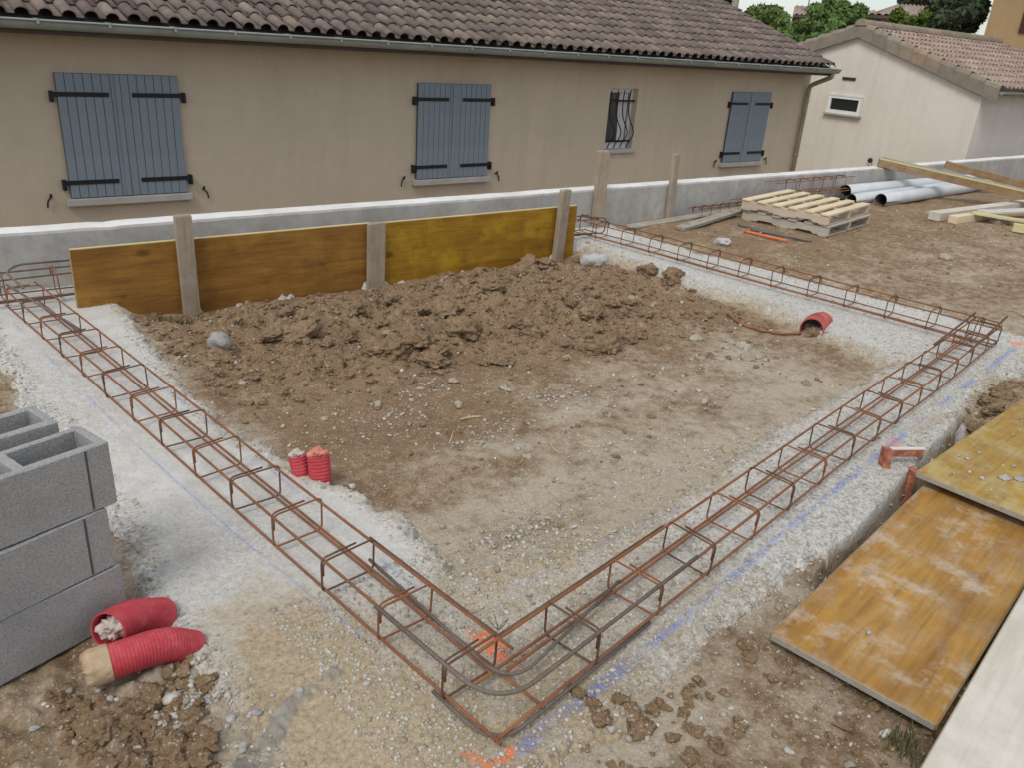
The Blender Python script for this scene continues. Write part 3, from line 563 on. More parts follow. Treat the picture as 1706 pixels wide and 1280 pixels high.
lump.scale.z *= 1.7
lump = rocks(px_list([(988, 437, 0.075)]), M['concrete_lump'], 'concrete_lump', 'round whitish lump of concrete near the yellow panel end', 'rubble', None, 0, 0, 0.0, ROCKS)
lump.scale.z *= 1.5
rocks(px_list([(646, 562, 0.035)]), M['stone'], 'stone', 'cream stone sitting in the dark hollow of the mound', 'stone', None, 0, 0, 0.1, ROCKS)
rocks(px_list([(765, 668, 0.03), (842, 642, 0.03), (755, 628, 0.028), (630, 667, 0.022), (945, 590, 0.02), (1040, 650, 0.025), (1245, 590, 0.05), (1265, 588, 0.035), (1240, 570, 0.045), (1160, 558, 0.04), (1050, 508, 0.035), (1095, 505, 0.05), (880, 755, 0.02), (1215, 745, 0.03), (540, 690, 0.02), (700, 640, 0.018), (1345, 632, 0.03), (925, 480, 0.03), (1180, 520, 0.03)]),
      M['stone'], 'stone', 'flat pale stone lying on the bare soil', 'stone', 'stones on the bare soil', 0.02, 0.03, 0.45, ROCKS)
rocks(px_list([(185, 1172, 0.012), (60, 1222, 0.012), (190, 1220, 0.010), (428, 1205, 0.013), (405, 1255, 0.012), (500, 1165, 0.01), (385, 1205, 0.012), (340, 1175, 0.014), (315, 1190, 0.012), (290, 1200, 0.012), (228, 1258, 0.012), (255, 1250, 0.01), (345, 1270, 0.012)]), M['concrete_lump'], 'concrete_crumb', 'small white concrete crumb on the brown soil before the ducts', 'rubble', 'white crumbs before the ducts', 0.01, 0.012, 0.3, ROCKS)
rocks(px_list([(1572, 438, 0.06)]), M['stone'], 'stone', 'tan flat stone alone on the soil before the timber pile', 'stone', None, 0, 0, 0.35, ROCKS)
rocks(px_list([(1202, 412, 0.07)]), M['concrete_lump'], 'concrete_lump', 'white flat lump on the soil behind the far rebar cage', 'rubble', None, 0, 0, 0.35, ROCKS)

# straw and splinters
for i, (pts, r, lab) in enumerate([([(768, 681), (785, 677), (803, 676)], 0.006, 'pale wood splinter lying on the soil in the middle of the plot'), ([(722, 455), (735, 447), (752, 442)], 0.007, 'curled pale splinter on the mound below the yellow panel'),
                                   ([(750, 720), (753, 712), (757, 698)], 0.003, 'short straw stalk on the soil near the pale splinter'), ([(915, 712), (922, 730), (934, 738)], 0.003, 'bent straw stalk on the dusty soil'), ([(960, 720), (980, 727), (1000, 730)], 0.003, 'straight straw stalk on the dusty soil')]):
    P = [G(a, b, 0) for a, b in pts]; P = np.array([[p[0], p[1], gz(p[0], p[1]) + r * 0.8] for p in P]); tag(ob('splinter', tube('splinter', bend(P, 0.05), r, 5), M['straw']), lab, 'splinter')
def wire(pts, r, lab, mat='rust', name='bent_wire', lift=0.004):
    P = [G(a, b, -0.03) for a, b in pts]; P = bend([[p[0], p[1], 0] for p in P], 0.25, 8)
    P = np.array([[p[0], p[1], 0] for p in P]); dens = []
    for a, b in zip(P[:-1], P[1:]):
        for t in np.linspace(0, 1, 4, endpoint=False): dens.append(a + (b - a) * t)
    dens.append(P[-1]); P = np.array(dens); P[:, 2] = ground_z(P[:, 0], P[:, 1]) + r + lift
    for _ in range(3): P[1:-1, 2] = np.maximum(P[1:-1, 2], 0.5 * P[:-2, 2] + 0.5 * P[2:, 2])
    return tag(ob(name, tube(name, P, r, 6), M[mat]), lab, 'wire')
wire([(1212, 518), (1240, 540), (1290, 552), (1345, 553)], 0.008, 'rusty bent wire on the soil leading to the orange duct')
wire([(935, 495), (932, 478), (945, 470), (950, 490)], 0.005, 'small rusty wire loop on the mound')
wire([(755, 468), (775, 476), (790, 484)], 0.005, 'short rusty wire end on the mound below the yellow panel')
def grass(pix, n, h, spread, label):
    Vs = []; Qs = []; Ts = []; c = G(*pix, -0.03)
    for i in range(n):
        x = c[0] + rng.normal(0, spread[0]); y = c[1] + rng.normal(0, spread[1]); z = gz(x, y); a = rng.uniform(0, 6.28); hh = h * rng.uniform(0.4, 1.2); w = 0.0018
        dx, dy = math.cos(a), math.sin(a); lean = rng.uniform(0.2, 0.9) * hh; o = len(Vs)
        Vs += [(x - dy * w, y + dx * w, z), (x + dy * w, y - dx * w, z), (x + dx * lean * 0.4 + dy * w * 0.8, y + dy * lean * 0.4 - dx * w * 0.8, z + hh * 0.65), (x + dx * lean * 0.4 - dy * w * 0.8, y + dy * lean * 0.4 + dx * w * 0.8, z + hh * 0.65), (x + dx * lean, y + dy * lean, z + hh), (x + dx * lean + 0.0005, y + dy * lean, z + hh)]
        Qs += [(o, o + 1, o + 2, o + 3), (o + 3, o + 2, o + 5, o + 4)]; Ts += [rng.uniform(0, 1)] * 6
    tag(ob('grass_tuft', mesh_np('grass_tuft', Vs, Qs, False, dict(tint=Ts)), M['grass']), label, 'grass', kind='stuff')
grass((285, 520), 160, 0.06, (0.09, 0.04), 'thin dry grass at the foot of the brown panel')
grass((1505, 1248), 110, 0.045, (0.035, 0.03), 'dark grass tuft under the corner of the worn board')
grass((405, 545), 60, 0.05, (0.1, 0.05), 'sparse dry grass blades on the soil')

# ------------------------------------------------------------------ retaining wall
def retaining_wall():
    root = empty('retaining_wall', (6, 5.84, -0.2)); tag(root, 'low grey concrete retaining wall with white top along the plot', 'wall')
    xs = np.arange(-4, 26.01, 0.08); n = len(xs)
    def prof(x):
        e = 0.005 * fbm(x, x * 0, 1.1, 3, 81) + 0.003 * fbm(x, x * 0, 9, 3, 83); return e
    zt = 0.37 + prof(xs) - 0.008 * np.exp(-((xs - 1.27) / 0.06) ** 2); yf = 5.75 + 0.006 * fbm(xs, xs * 0, 0.9, 3, 85); th = 0.19 + 0.006 * fbm(xs, xs * 0, 3, 3, 87)
    rows = [(yf, np.full(n, -1.5)), (yf, np.full(n, 0.15) + 0 * xs), (yf + 0.001, zt - 0.02), (yf + 0.012, zt - 0.004)]
    V = []; 
    for y, z in rows: V.append(np.stack([xs, y, z], 1))
    V.append(np.stack([xs, yf + th - 0.008, zt - 0.004], 1)); V.append(np.stack([xs, yf + th, zt - 0.02], 1)); V.append(np.stack([xs, yf + th, np.full(n, -1.5)], 1))
    k = len(V); V = np.vstack(V); V[:, 0] -= 6; V[:, 1] -= 5.84; V[:, 2] += 0.2
    Q = []
    for r in range(k - 1):
        if r == 3: continue
        for i in range(n - 1): Q.append((r * n + i, r * n + i + 1, (r + 1) * n + i + 1, (r + 1) * n + i))
    ob('wall_body', mesh_np('wall_body', V, Q, False), M['wall_concrete'], root)
    Vt = np.vstack([V[3 * n:4 * n], V[4 * n:5 * n]]); 
    y2 = (Vt[:n] + Vt[n:]) / 2; y2[:, 2] += 0.004; Vt = np.vstack([Vt[:n], y2, Vt[n:]])
    Q = [(r * n + i, r * n + i + 1, (r + 1) * n + i + 1, (r + 1) * n + i) for r in range(2) for i in range(n - 1)]
    ob('wall_top', mesh_np('wall_top', Vt, Q, False), M['wall_top'], root)
retaining_wall()

# ------------------------------------------------------------------ tan house
HY = 9.5
def shutters(house, xl, xr, zb, zt, ncol):
    w = (xr - xl) / 2 - 0.004
    for side in (0, 1):
        x0 = xl + side * ((xr - xl) / 2 + 0.004)
        V, Fc = box_vf(0, w, -0.014, 0.0, 0, zt - zb)
        sh = ob('shutter', mesh_py('shutter', V, Fc), M['shutter_gap'], house, (x0, HY - 0.012, zb))
        pw = w / ncol
        pm = cbox('plank', pw - 0.005, 0.022, zt - zb - 0.002, 0.003, True); pm.materials.append(M['shutter_paint'])
        for k in range(ncol): ob('plank', pm, None, sh, ((k + 0.5) * pw, -0.0255, 0.001))
        if side == 0: ob('cover_strip', cbox('cover_strip', 0.05, 0.014, zt - zb - 0.004, 0.003, True), M['shutter_paint'], sh, (w - 0.02, -0.0442, 0.002))
        for zh in (0.16, zt - zb - 0.2):
            L = w * 0.9; cx = (L / 2 - 0.05) if side == 0 else w - L / 2 + 0.05
            v1 = box_vf(cx - L / 2, cx + L / 2, -0.045 if True else 0, -0.037, zh - 0.022, zh + 0.022); e = -0.05 if side == 0 else w + 0.05
            v2 = box_vf(e - 0.016, e + 0.016, -0.05, 0.012, zh - 0.075, zh + 0.03)
            if side == 0: v1 = box_vf(-0.036, L - 0.05, -0.058 if False else -0.0445, -0.0368, zh - 0.022, zh + 0.022)
            else: v1 = box_vf(w - L + 0.05, w + 0.036, -0.0445, -0.0368, zh - 0.022, zh + 0.022)
            ob('strap_hinge', mesh_py('strap_hinge', *join([v1, v2])), M['black_iron'], sh)
    ob('window_sill', cbox('window_sill', xr - xl + 0.1, 0.10, 0.075, 0.006), M['sill'], house, ((xl + xr) / 2, HY - 0.03, zb - 0.045))
    for sx, x in ((-1, xl - 0.19), (1, xr + 0.19)):
        P1 = bend([(x, HY + 0.01, zb + 0.02), (x, HY - 0.04, zb + 0.02), (x, HY - 0.045, zb + 0.055)], 0.02); P2 = bend([(x, HY - 0.03, zb + 0.02), (x + sx * 0.035, HY - 0.035, zb - 0.02), (x + sx * 0.045, HY - 0.035, zb - 0.085)], 0.02)
        ob('shutter_catch', mesh_py('shutter_catch', *join([tube_vf(P1, 0.012, 6), tube_vf(P2, 0.009, 6)])), M['black_iron'], house)
def tile_profile(w):
    pts = []; rr_ = w * 0.32
    for a in np.linspace(math.pi, 0, 8): pts.append((rr_ * (1 + math.cos(a)) + 0.004, 0.012 + rr_ * 0.92 * math.sin(a)))
    pts += [(rr_ * 2 + 0.03, 0.004), (w + 0.006, 0.006)]; return pts
def tile_vf(w, L, lift=0.026, th=0.014):
    pr = tile_profile(w); n = len(pr); V = [(x, 0, z + lift) for x, z in pr] + [(x, L, z) for x, z in pr] + [(x, 0.002, z + lift - th) for x, z in pr]
    Fc = [(i, i + 1, n + i + 1, n + i) for i in range(n - 1)] + [(2 * n + i, 2 * n + i + 1, i + 1, i) for i in range(n - 1)]
    return np.array(V), Fc
def house():
    h = empty('house', (6.5, HY + 4.5, -1.25)); tag(h, 'long tan rendered house with blue grey shutters and brown tiled roof', 'house')
    def T(o): o.location = Vector(o.location) - h.location; return o
    X0, X1, Zb, Zt = -4.0, 15.0, -1.4, 1.47
    # front wall with the barred window opening
    wx0, wx1, wz0, wz1, dp = 9.56, 10.19, 0.11, 1.06, 0.17
    xs = [X0, wx0, wx1, X1]; zs = [Zb, wz0, wz1, Zt]; V = [(x, HY, z) for z in zs for x in xs]; Fc = [(r * 4 + c, r * 4 + c + 1, (r + 1) * 4 + c + 1, (r + 1) * 4 + c) for r in range(3) for c in range(3) if (r, c) != (1, 1)]
    o = len(V); V += [(wx0, HY + dp, wz0), (wx1, HY + dp, wz0), (wx1, HY + dp, wz1), (wx0, HY + dp, wz1)]; a, b, c, d = 5, 6, 10, 9
    Fc += [(a, b, o + 1, o), (b, c, o + 2, o + 1), (c, d, o + 3, o + 2), (d, a, o, o + 3)]
    o = len(V); V += [(X1, HY, Zb), (X1, HY + 9, Zb), (X1, HY + 9, Zt), (X1, HY + 4.5, Zt + 1.67), (X1, HY, Zt)]; Fc.append((o, o + 1, o + 2, o + 3, o + 4))
    o = len(V); V += [(X0, HY, Zb), (X0, HY + 9, Zb), (X0, HY + 9, Zt), (X0, HY + 4.5, Zt + 1.67), (X0, HY, Zt)]; Fc.append((o + 4, o + 3, o + 2, o + 1, o))
    o = len(V); V += [(X0, HY + 9, Zb), (X1, HY + 9, Zb), (X1, HY + 9, Zt), (X0, HY + 9, Zt)]; Fc.append((o + 3, o + 2, o + 1, o))
    T(ob('wall', mesh_py('wall', V, Fc), M['house_render'], h))
    for (xl, xr, nc) in ((1.78, 2.965, 7), (6.01, 7.195, 7), (12.61, 13.76, 7)):
        old = set(h.children); shutters(h, xl, xr, -0.17, 1.06, nc)
        for ch in h.children:
            if ch not in old: T(ch)
    # small barred window
    wn_ = empty('window', ((wx0 + wx1) / 2, HY + dp, wz0)); wn_.parent = h; T(wn_)
    fw, fh = wx1 - wx0, wz1 - wz0; fr = []
    for (a0, a1, b0, b1) in ((-fw / 2, -fw / 2 + 0.055, 0, fh), (fw / 2 - 0.055, fw / 2, 0, fh), (-fw / 2 + 0.055, fw / 2 - 0.055, 0, 0.11), (-fw / 2 + 0.055, fw / 2 - 0.055, fh - 0.07, fh)): fr.append(box_vf(a0, a1, -0.06, 0.0, b0, b1))
    ob('window_frame', mesh_py('window_frame', *join(fr)), M['white_frame'], wn_)
    ob('pane', mesh_py('pane', *box_vf(-fw / 2 + 0.05, fw / 2 - 0.05, -0.03, -0.022, 0.1, fh - 0.06)), M['glass_grey'], wn_)
    cv = [(0.05 + 0.02 * math.sin(z * 7), -0.034, z) for z in np.linspace(0.12, fh - 0.08, 10)] + [(0.235, -0.034, z) for z in np.linspace(0.12, fh - 0.08, 10)]
    ob('curtain', mesh_py('curtain', cv, [(i, i + 10, i + 11, i + 1) for i in range(9)]), M['curtain'], wn_)
    gr = empty('window_grille', ((wx0 + wx1) / 2, HY, wz0)); gr.parent = h; T(gr)
    for k in range(4):
        x = -fw / 2 + 0.10 + k * (fw - 0.2) / 3; z = np.linspace(0.035, fh - 0.03, 22); s = z / fh
        y = 0.055 - 0.13 * np.exp(-((s - 0.30) / 0.17) ** 2) - 0.02 * np.sin(s * 6); ob('grille_bar', tube('grille_bar', np.stack([np.full(22, x), y, z], 1), 0.0095, 6), M['black_iron'], gr)
    for zz in (0.14, fh * 0.80): ob('grille_rail', mesh_py('grille_rail', *box_vf(-fw / 2 - 0.002, fw / 2 + 0.002, 0.048, 0.062, zz - 0.014, zz + 0.014)), M['black_iron'], gr)
    T(ob('window_sill', cbox('window_sill', fw + 0.12, 0.30, 0.06, 0.006), M['sill'], h, ((wx0 + wx1) / 2, HY + 0.1, wz0 - 0.01)))
    # roof
    EY, EZ, PT = 9.02, 1.575, 0.37; RX0, RX1 = -4.0, 14.93; ang = math.atan(PT); L = 0.31; cw = 0.19
    rf = empty('roof', (6.5, EY, EZ)); rf.parent = h; T(rf)
    ct, st = math.cos(ang), math.sin(ang); span = (HY + 4.5 - EY)
    V, Fc = [], []
    V += [(RX0, EY + 0.02, EZ - 0.03), (RX1 - 0.01, EY + 0.02, EZ - 0.03), (RX1 - 0.01, EY + span, EZ + span * PT - 0.03), (RX0, EY + span, EZ + span * PT - 0.03)]
    V += [(x, y, z - 0.05) for x, y, z in V]; V += [(RX0, EY + 2 * span, EZ - 0.03), (RX1 - 0.01, EY + 2 * span, EZ - 0.03)]
    Fc = [(0, 1, 2, 3), (7, 6, 5, 4), (0, 4, 5, 1), (1, 5, 6, 2), (3, 2, 9, 8)]
    V = [(x - 6.5, y - EY, z - EZ) for x, y, z in V]; ob('roof_deck', mesh_py('roof_deck', V, Fc), M['soffit'], rf)
    tv, tf = tile_vf(cw, L + 0.03); Rm = np.array([[1, 0, 0], [0, ct, -st], [0, st, ct]])
    tm = mesh_py('roof_tile', tv, tf, True); tm.materials.append(M['roof_tile']); at = tm.attributes.new('tint', 'FLOAT', 'POINT')
    slots = []
    nrow = int(span / ct / L) + 1; ncol_ = int((RX1 - RX0) / cw)
    for r in range(nrow):
        for c in range(ncol_):
            x = RX1 - (c + 1) * cw; y = EY + r * L * ct - 0.03; z = EZ + r * L * st - 0.011
            px, py, dz = PROJ((x + cw / 2, y + 0.1, z + 0.1)); vis = -30 < px < 1736 and -25 < py < 1280
            slots.append((not vis, dz, x, y, z))
    slots.sort(); V = []; Fc = []; Tn = []; o = 0
    for i, (nv, dz, x, y, z) in enumerate(slots):
        dxr = random.uniform(-0.004, 0.004); dzr = random.uniform(-0.004, 0.004); rz = random.uniform(-0.012, 0.012)
        if i < 300:
            t_ = ob('roof_tile', tm, None, rf, (x - 6.5 + dxr, y - EY, z - EZ + dzr), (ang, 0, rz))
        else:
            v = tv @ Rm.T + [x - 6.5 + dxr, y - EY, z - EZ + dzr]; V.append(v); Fc += [tuple(q + o for q in f) for f in tf]; o += len(v); Tn.append(np.full(len(v), random.random()))
    me = mesh_np('roof_tiles_rest', np.vstack(V), Fc, True, dict(tint=np.concatenate(Tn))); tag(ob('roof_tiles', me, M['roof_tile'], rf), None, None, None, 'stuff')
    # ridge line tiles out of frame are simple caps
    # soffit and fascia
    V, Fc = join([box_vf(RX0, RX1 - 0.02, EY + 0.03, HY - 0.002, EZ - 0.13, EZ - 0.10), box_vf(RX0, RX1 - 0.02, EY + 0.005, EY + 0.029, EZ - 0.16, EZ - 0.04)])
    T(ob('eaves_board', mesh_py('eaves_board', V, Fc), M['soffit'], h))
    # gutter
    gy, gz_, gr_ = EY - 0.078, EZ - 0.035, 0.076; ang_ = np.linspace(math.pi, 2 * math.pi, 11)
    prof = [(gy + gr_ * math.cos(a), gz_ + gr_ * 1.05 * math.sin(a)) for a in ang_]; prof = [(gy - gr_ - 0.012, gz_ - 0.012), (gy - gr_ - 0.016, gz_ + 0.004), (gy - gr_ - 0.004, gz_ + 0.010)] + prof
    prof += [(gy + gr_ * 0.94 * math.cos(a), gz_ + 0.004 + gr_ * 0.97 * math.sin(a)) for a in ang_[::-1]]
    n = len(prof); gx0, gx1 = RX0, RX1 + 0.02; V = [(x, y, z) for x in (gx0, gx1) for y, z in prof]; Fc = [(i, n + i, n + (i + 1) % n, (i + 1) % n) for i in range(n)]
    e = len(V); V += [(gx1 - 0.001, y, z) for y, z in prof[3:14]]; Fc.append(tuple(range(e, e + 11)))
    gt = T(ob('gutter', mesh_py('gutter', V, Fc, True), M['zinc'], h))
    hk = mesh_py('gutter_bracket', *join([box_vf(-0.012, 0.012, gy - gr_ - 0.022, gy - gr_ - 0.005, gz_ - 0.03, gz_ + 0.012), box_vf(-0.012, 0.012, gy - gr_ - 0.01, gy + gr_, gz_ + 0.010, gz_ + 0.015)])); hk.materials.append(M['zinc'])
    for x in np.arange(1.0, 14.8, 0.6): ob('gutter_bracket', hk, None, gt, (x, 0, 0))
    P = bend([(14.80, gy, gz_ - 0.05), (14.80, gy, gz_ - 0.14), (14.90, HY - 0.07, gz_ - 0.33), (14.90, HY - 0.07, -1.3)], 0.08, 6)
    T(ob('downpipe', tube('downpipe', P, 0.042, 12), M['downpipe_paint'], h))
    for zz in (0.9, -0.1): T(ob('pipe_clip', tube('pipe_clip', [(14.90, HY - 0.07, zz), (14.90, HY - 0.07, zz + 0.03)], 0.048, 12), M['zinc'], h))
house()

# ------------------------------------------------------------------ neighbour house (white gable)
def neighbour():
    XG = 18.0; AY, AZ = 10.39, 2.36; CY, CZ = 7.50, 1.42; pt = (AZ - CZ) / (AY - CY); BYY = 2 * AY - CY; XE = 34.0; Zb = -1.4
    h = empty('neighbour_house', (26, AY, Zb)); tag(h, 'white gabled house with mottled pink tile roof behind the tan house', 'house')
    L0 = Vector(h.location)
    V = [(XG, CY, Zb), (XG, BYY, Zb), (XG, BYY, CZ), (XG, AY, AZ), (XG, CY, CZ)]; V += [(XE, y, z) for _, y, z in V]
    Fc = [(4, 3, 2, 1, 0), (5, 6, 7, 8, 9), (0, 5, 9, 4), (1, 2, 7, 6)]
    ob('wall', mesh_py('wall', [Vector(v) - L0 for v in V], Fc), M['gable_render'], h)
    rf = empty('roof', (0, 0, 0)); rf.parent = h; rf.location = Vector((XG, AY, AZ)) - L0
    ang = math.atan(pt); ct, st = math.cos(ang), math.sin(ang); SL = (AY - CY + 0.28) / ct
    # tile courses as real relief: barrel waves along the eave, steps up the slope
    for side in (-1, 1):
        nx, rows = 440, int(SL / 0.33) + 1; xs = np.linspace(0.0, XE - XG, nx); V = []; T_ = []
        for r in range(rows):
            for e, (dd, lift) in enumerate(((r * 0.33, 0.0), (min((r + 1) * 0.33 + 0.02, SL), 0.035))):
                ph = xs / 0.20 * 2 * math.pi; wv = 0.035 * np.maximum(np.sin(ph), -0.35); y = side * (dd * ct); z = -dd * st + (0.06 + lift + wv) * 1.0
                V.append(np.stack([xs, np.full(nx, y), z], 1)); T_.append(_h(np.floor(xs / 0.20), np.full(nx, r * 3 + (side + 1)), 91))
        Q = []; 
        for r in range(len(V) - 1):
            a = r * nx + np.arange(nx - 1); q = np.stack([a, a + 1, a + nx + 1, a + nx], 1); Q.append(q if side < 0 else q[:, ::-1])
        tag(ob('roof_tiles', mesh_np('roof_tiles', np.vstack(V), np.vstack(Q), False, dict(tint=np.concatenate(T_))), M['neighbour_tile'], rf), kind='stuff')
    # verge tiles on the gable edge
    vl = 0.36; prof = [(-0.10, -0.17), (-0.10, 0.05), (-0.07, 0.105), (-0.01, 0.125), (0.06, 0.105), (0.10, 0.05)]; n = len(prof)
    for side in (-1, 1):
        cnt = int(SL / 0.335) + 1
        for k in range(cnt):
            V = []
            for dd, lf, sc in ((k * 0.335, 0.0, 1.0), (k * 0.335 + vl, 0.028, 1.12)):
                for x, z in prof: V.append((x * sc, side * (dd * ct + 0.0), -dd * st + z * sc + lf))
            V += [(x + 0.012, y, z - 0.014) for x, y, z in V[n:2 * n]]
            Fc = [(i, i + 1, n + i + 1, n + i) for i in range(n - 1)] + [(n + i, n + i + 1, 2 * n + i + 1, 2 * n + i) for i in range(n - 1)]
            me = mesh_py('verge_tile', V, Fc); at = me.attributes.new('tint', 'FLOAT', 'POINT'); ob('verge_tile', me, M['verge_tile'], rf)
    # ridge tiles
    for k in range(34):
        V = []; x0 = k * 0.40 - 0.12
        for x, s in ((x0, 1.12), (x0 + 0.44, 1.0)):
            for a in np.linspace(math.pi, 0, 8): V.append((x, 0.125 * s * math.cos(a), 0.07 + 0.12 * s * math.sin(a)))
        Fc = [(i, i + 1, 8 + i + 1, 8 + i) for i in range(7)] + [tuple(range(8))]
        ob('ridge_tile', mesh_py('ridge_tile', V, Fc), M['verge_tile'], rf)
    # eave gutter on the side facing the plot
    ey, ez = CY - 0.28 - AY, -(AY - CY + 0.28) * pt; V, Fc = [], []
    pr = [(-0.07 + 0.06 * math.cos(a), 0.0 + 0.06 * math.sin(a)) for a in np.linspace(math.pi, 2 * math.pi, 8)]
    V = [(x, ey + y, ez + z + 0.02) for x in (-0.05, XE - XG) for y, z in pr]; Fc = [(i, 8 + i, 9 + i, i + 1) for i in range(7)] + [tuple(range(7, -1, -1))]
    ob('gutter', mesh_py('gutter', V, Fc), M['zinc'], rf)
    ob('eaves_board', mesh_py('eaves_board', *box_vf(0.02, XE - XG, ey + 0.02, ey + 0.27, ez - 0.05, ez - 0.02)), M['soffit'], rf)
    # window in a reveal, vent, lamp
    wy0, wy1, wz0, wz1 = 10.0, 10.82, 0.585, 0.955
    wn_ = empty('window', Vector((XG, (wy0 + wy1) / 2, wz0)) - L0); wn_.parent = h; w, hh = wy1 - wy0, wz1 - wz0
    fr = [box_vf(-0.045, -0.001, -w / 2, w / 2, 0, 0.075), box_vf(-0.045, -0.001, -w / 2, w / 2, hh - 0.05, hh), box_vf(-0.044, -0.001, -w / 2, -w / 2 + 0.07, 0.075, hh - 0.05), box_vf(-0.044, -0.001, w / 2 - 0.07, w / 2, 0.075, hh - 0.05)]
    ob('window_frame', mesh_py('window_frame', *join(fr)), M['white_frame'], wn_); ob('pane', mesh_py('pane', *box_vf(-0.012, -0.004, -w / 2 + 0.07, w / 2 - 0.07, 0.075, hh - 0.05)), M['glass'], wn_)
    ob('window_sill', mesh_py('window_sill', *box_vf(-0.09, -0.001, -w / 2 - 0.05, w / 2 + 0.05, -0.035, -0.003)), M['sill'], wn_)
    tr = [box_vf(-0.05, -0.002, -w / 2 - 0.025, w / 2 + 0.025, hh + 0.001, hh + 0.03), box_vf(-0.05, -0.002, -w / 2 - 0.025, -w / 2 - 0.001, 0, hh), box_vf(-0.05, -0.002, w / 2 + 0.001, w / 2 + 0.025, 0, hh)]
    ob('window_trim', mesh_py('window_trim', *join(tr)), M['gable_render'], wn_)
    ob('wall_vent', mesh_py('wall_vent', *box_vf(-0.02, -0.001, -0.16, 0.16, -0.03, 0.03)), M['vent_dark'], h, Vector((XG, 10.44, 1.335)) - L0)
    p = PX(1452, 268, XG); lm = empty('wall_light', (XG, p[1], p[2])); tag(lm, 'small dark wall light low on the white gable', 'lamp')
    bm = bmesh.new(); bmesh.ops.create_uvsphere(bm, u_segments=10, v_segments=8, radius=0.055); me = bpy.data.meshes.new('lamp_shade'); bm.to_mesh(me); bm.free(); ob('lamp_shade', me, M['vent_dark'], lm, (-0.07, 0, 0.02))
    ob('lamp_arm', tube('lamp_arm', [(-0.002, 0, -0.09), (-0.05, 0, -0.08), (-0.07, 0, -0.03)], 0.022, 6), M['white_frame'], lm)
neighbour()

# ------------------------------------------------------------------ far background
def far_house(name, label, base, rz, Lx, Ly, hw, rise, wallm, over=0.4, hip=0.0):
    h = empty(name, base, rz); tag(h, label, 'house')
    ob('wall', mesh_py('wall', *box_vf(-Lx / 2, Lx / 2, -Ly / 2, Ly / 2, 0, hw)), wallm, h)
    n = int((Lx + 2 * over) / 0.06); xs = np.linspace(-Lx / 2 - over, Lx / 2 + over, n); V = []; T_ = []; hy = Ly / 2 + over
    for s, y in ((0, -hy), (1, 0.0), (2, hy)):
        x = xs * (1 - hip * (s == 1)); z = hw + (rise if s == 1 else 0) + 0.05 * np.maximum(np.sin(xs / 0.24 * 2 * math.pi), -0.3) * (1 if s != 1 else 1)
        V.append(np.stack([x, np.full(n, y), z + 0.02], 1)); T_.append(_h(np.floor(xs / 0.24), np.full(n, s), 95))
    Q = [];
    for r in range(2):
        a = r * n + np.arange(n - 1); Q.append(np.stack([a, a + 1, a + n + 1, a + n], 1))
    V = np.vstack(V); rf = ob('roof', mesh_np('roof', V, np.vstack(Q), False, dict(tint=np.concatenate(T_))), M['neighbour_tile'], h)
    e = [(-Lx / 2 - over * (1 - 0), -hy, hw), (-(Lx / 2 + over) * (1 - hip), 0, hw + rise), (-Lx / 2 - over, hy, hw), (Lx / 2 + over, -hy, hw), ((Lx / 2 + over) * (1 - hip), 0, hw + rise), (Lx / 2 + over, hy, hw)]
    ob('roof_end', mesh_py('roof_end', e, [(0, 1, 2), (5, 4, 3)]), M['neighbour_tile'] if hip else wallm, h)
    ob('eaves_board', mesh_py('eaves_board', *box_vf(-Lx / 2 - over, Lx / 2 + over, -hy + 0.02, hy - 0.02, hw - 0.1, hw - 0.005)), M['soffit'], h)
    return h
yaw = math.atan2(f_[1], f_[0])
def facing(px): d = ray(px, 60); return math.atan2(d[1], d[0]) - math.pi / 2
p0, p1 = AT(1310, 30, 46), AT(1462, 30, 46); c = (p0 + p1) / 2; zr = AT(1380, 11, 49)[2]; ze = AT(1380, 27, 46)[2]
far_house('house', 'distant house with pale pink roof half hidden by green trees', (*AT(1386, 30, 50)[:2], -1.2), facing(1385) + 0.05, np.linalg.norm(p1 - p0) - 1.0, 7, ze + 1.2, zr - ze, M['far_render'])
p0, p1 = AT(1446, 26, 34), AT(1600, 30, 34); c = (p0 + p1) / 2; zr = AT(1520, 8, 37)[2]; ze = AT(1500, 26, 34)[2]
far_house('house', 'distant house with ribbed brown hipped roof behind the green hedge tree', (*AT(1530, 30, 37.5)[:2], -1.2), facing(1520) - 0.05, np.linalg.norm(p1 - p0) - 0.8, 6, ze + 1.2, zr - ze, M['far_render'], 0.4, 0.42)
# orange tan house at the right edge
a = AT(1641, 52, 27); hb = empty('tan_house', (a[0], a[1], -1.3), facing(1650) - 0.03); tag(hb, 'tall orange tan house wall with brown window behind the pink roof', 'house')
ob('wall', mesh_py('wall', *box_vf(0, 9, 0, 7, 0, 6.0)), M['tan_render'], hb)
V = [(-0.4, -0.4, 5.98), (9.4, -0.4, 5.98), (9.4, 3.5, 7.3), (-0.4, 3.5, 7.3), (-0.4, 7.4, 5.98), (9.4, 7.4, 5.98)]; mer = mesh_py('roof', V, [(0, 1, 2, 3), (3, 2, 5, 4), (0, 3, 4), (1, 5, 2)]); mer.attributes.new('tint', 'FLOAT', 'POINT'); ob('roof', mer, M['neighbour_tile'], hb)
wb = ob('window', mesh_py('window', *box_vf(0.78, 1.9, -0.05, -0.002, 4.0, 5.3)), M['window_brown'], hb); ob('pane', mesh_py('pane', *box_vf(0.88, 1.8, -0.06, -0.052, 4.1, 5.2)), M['glass'], wb)

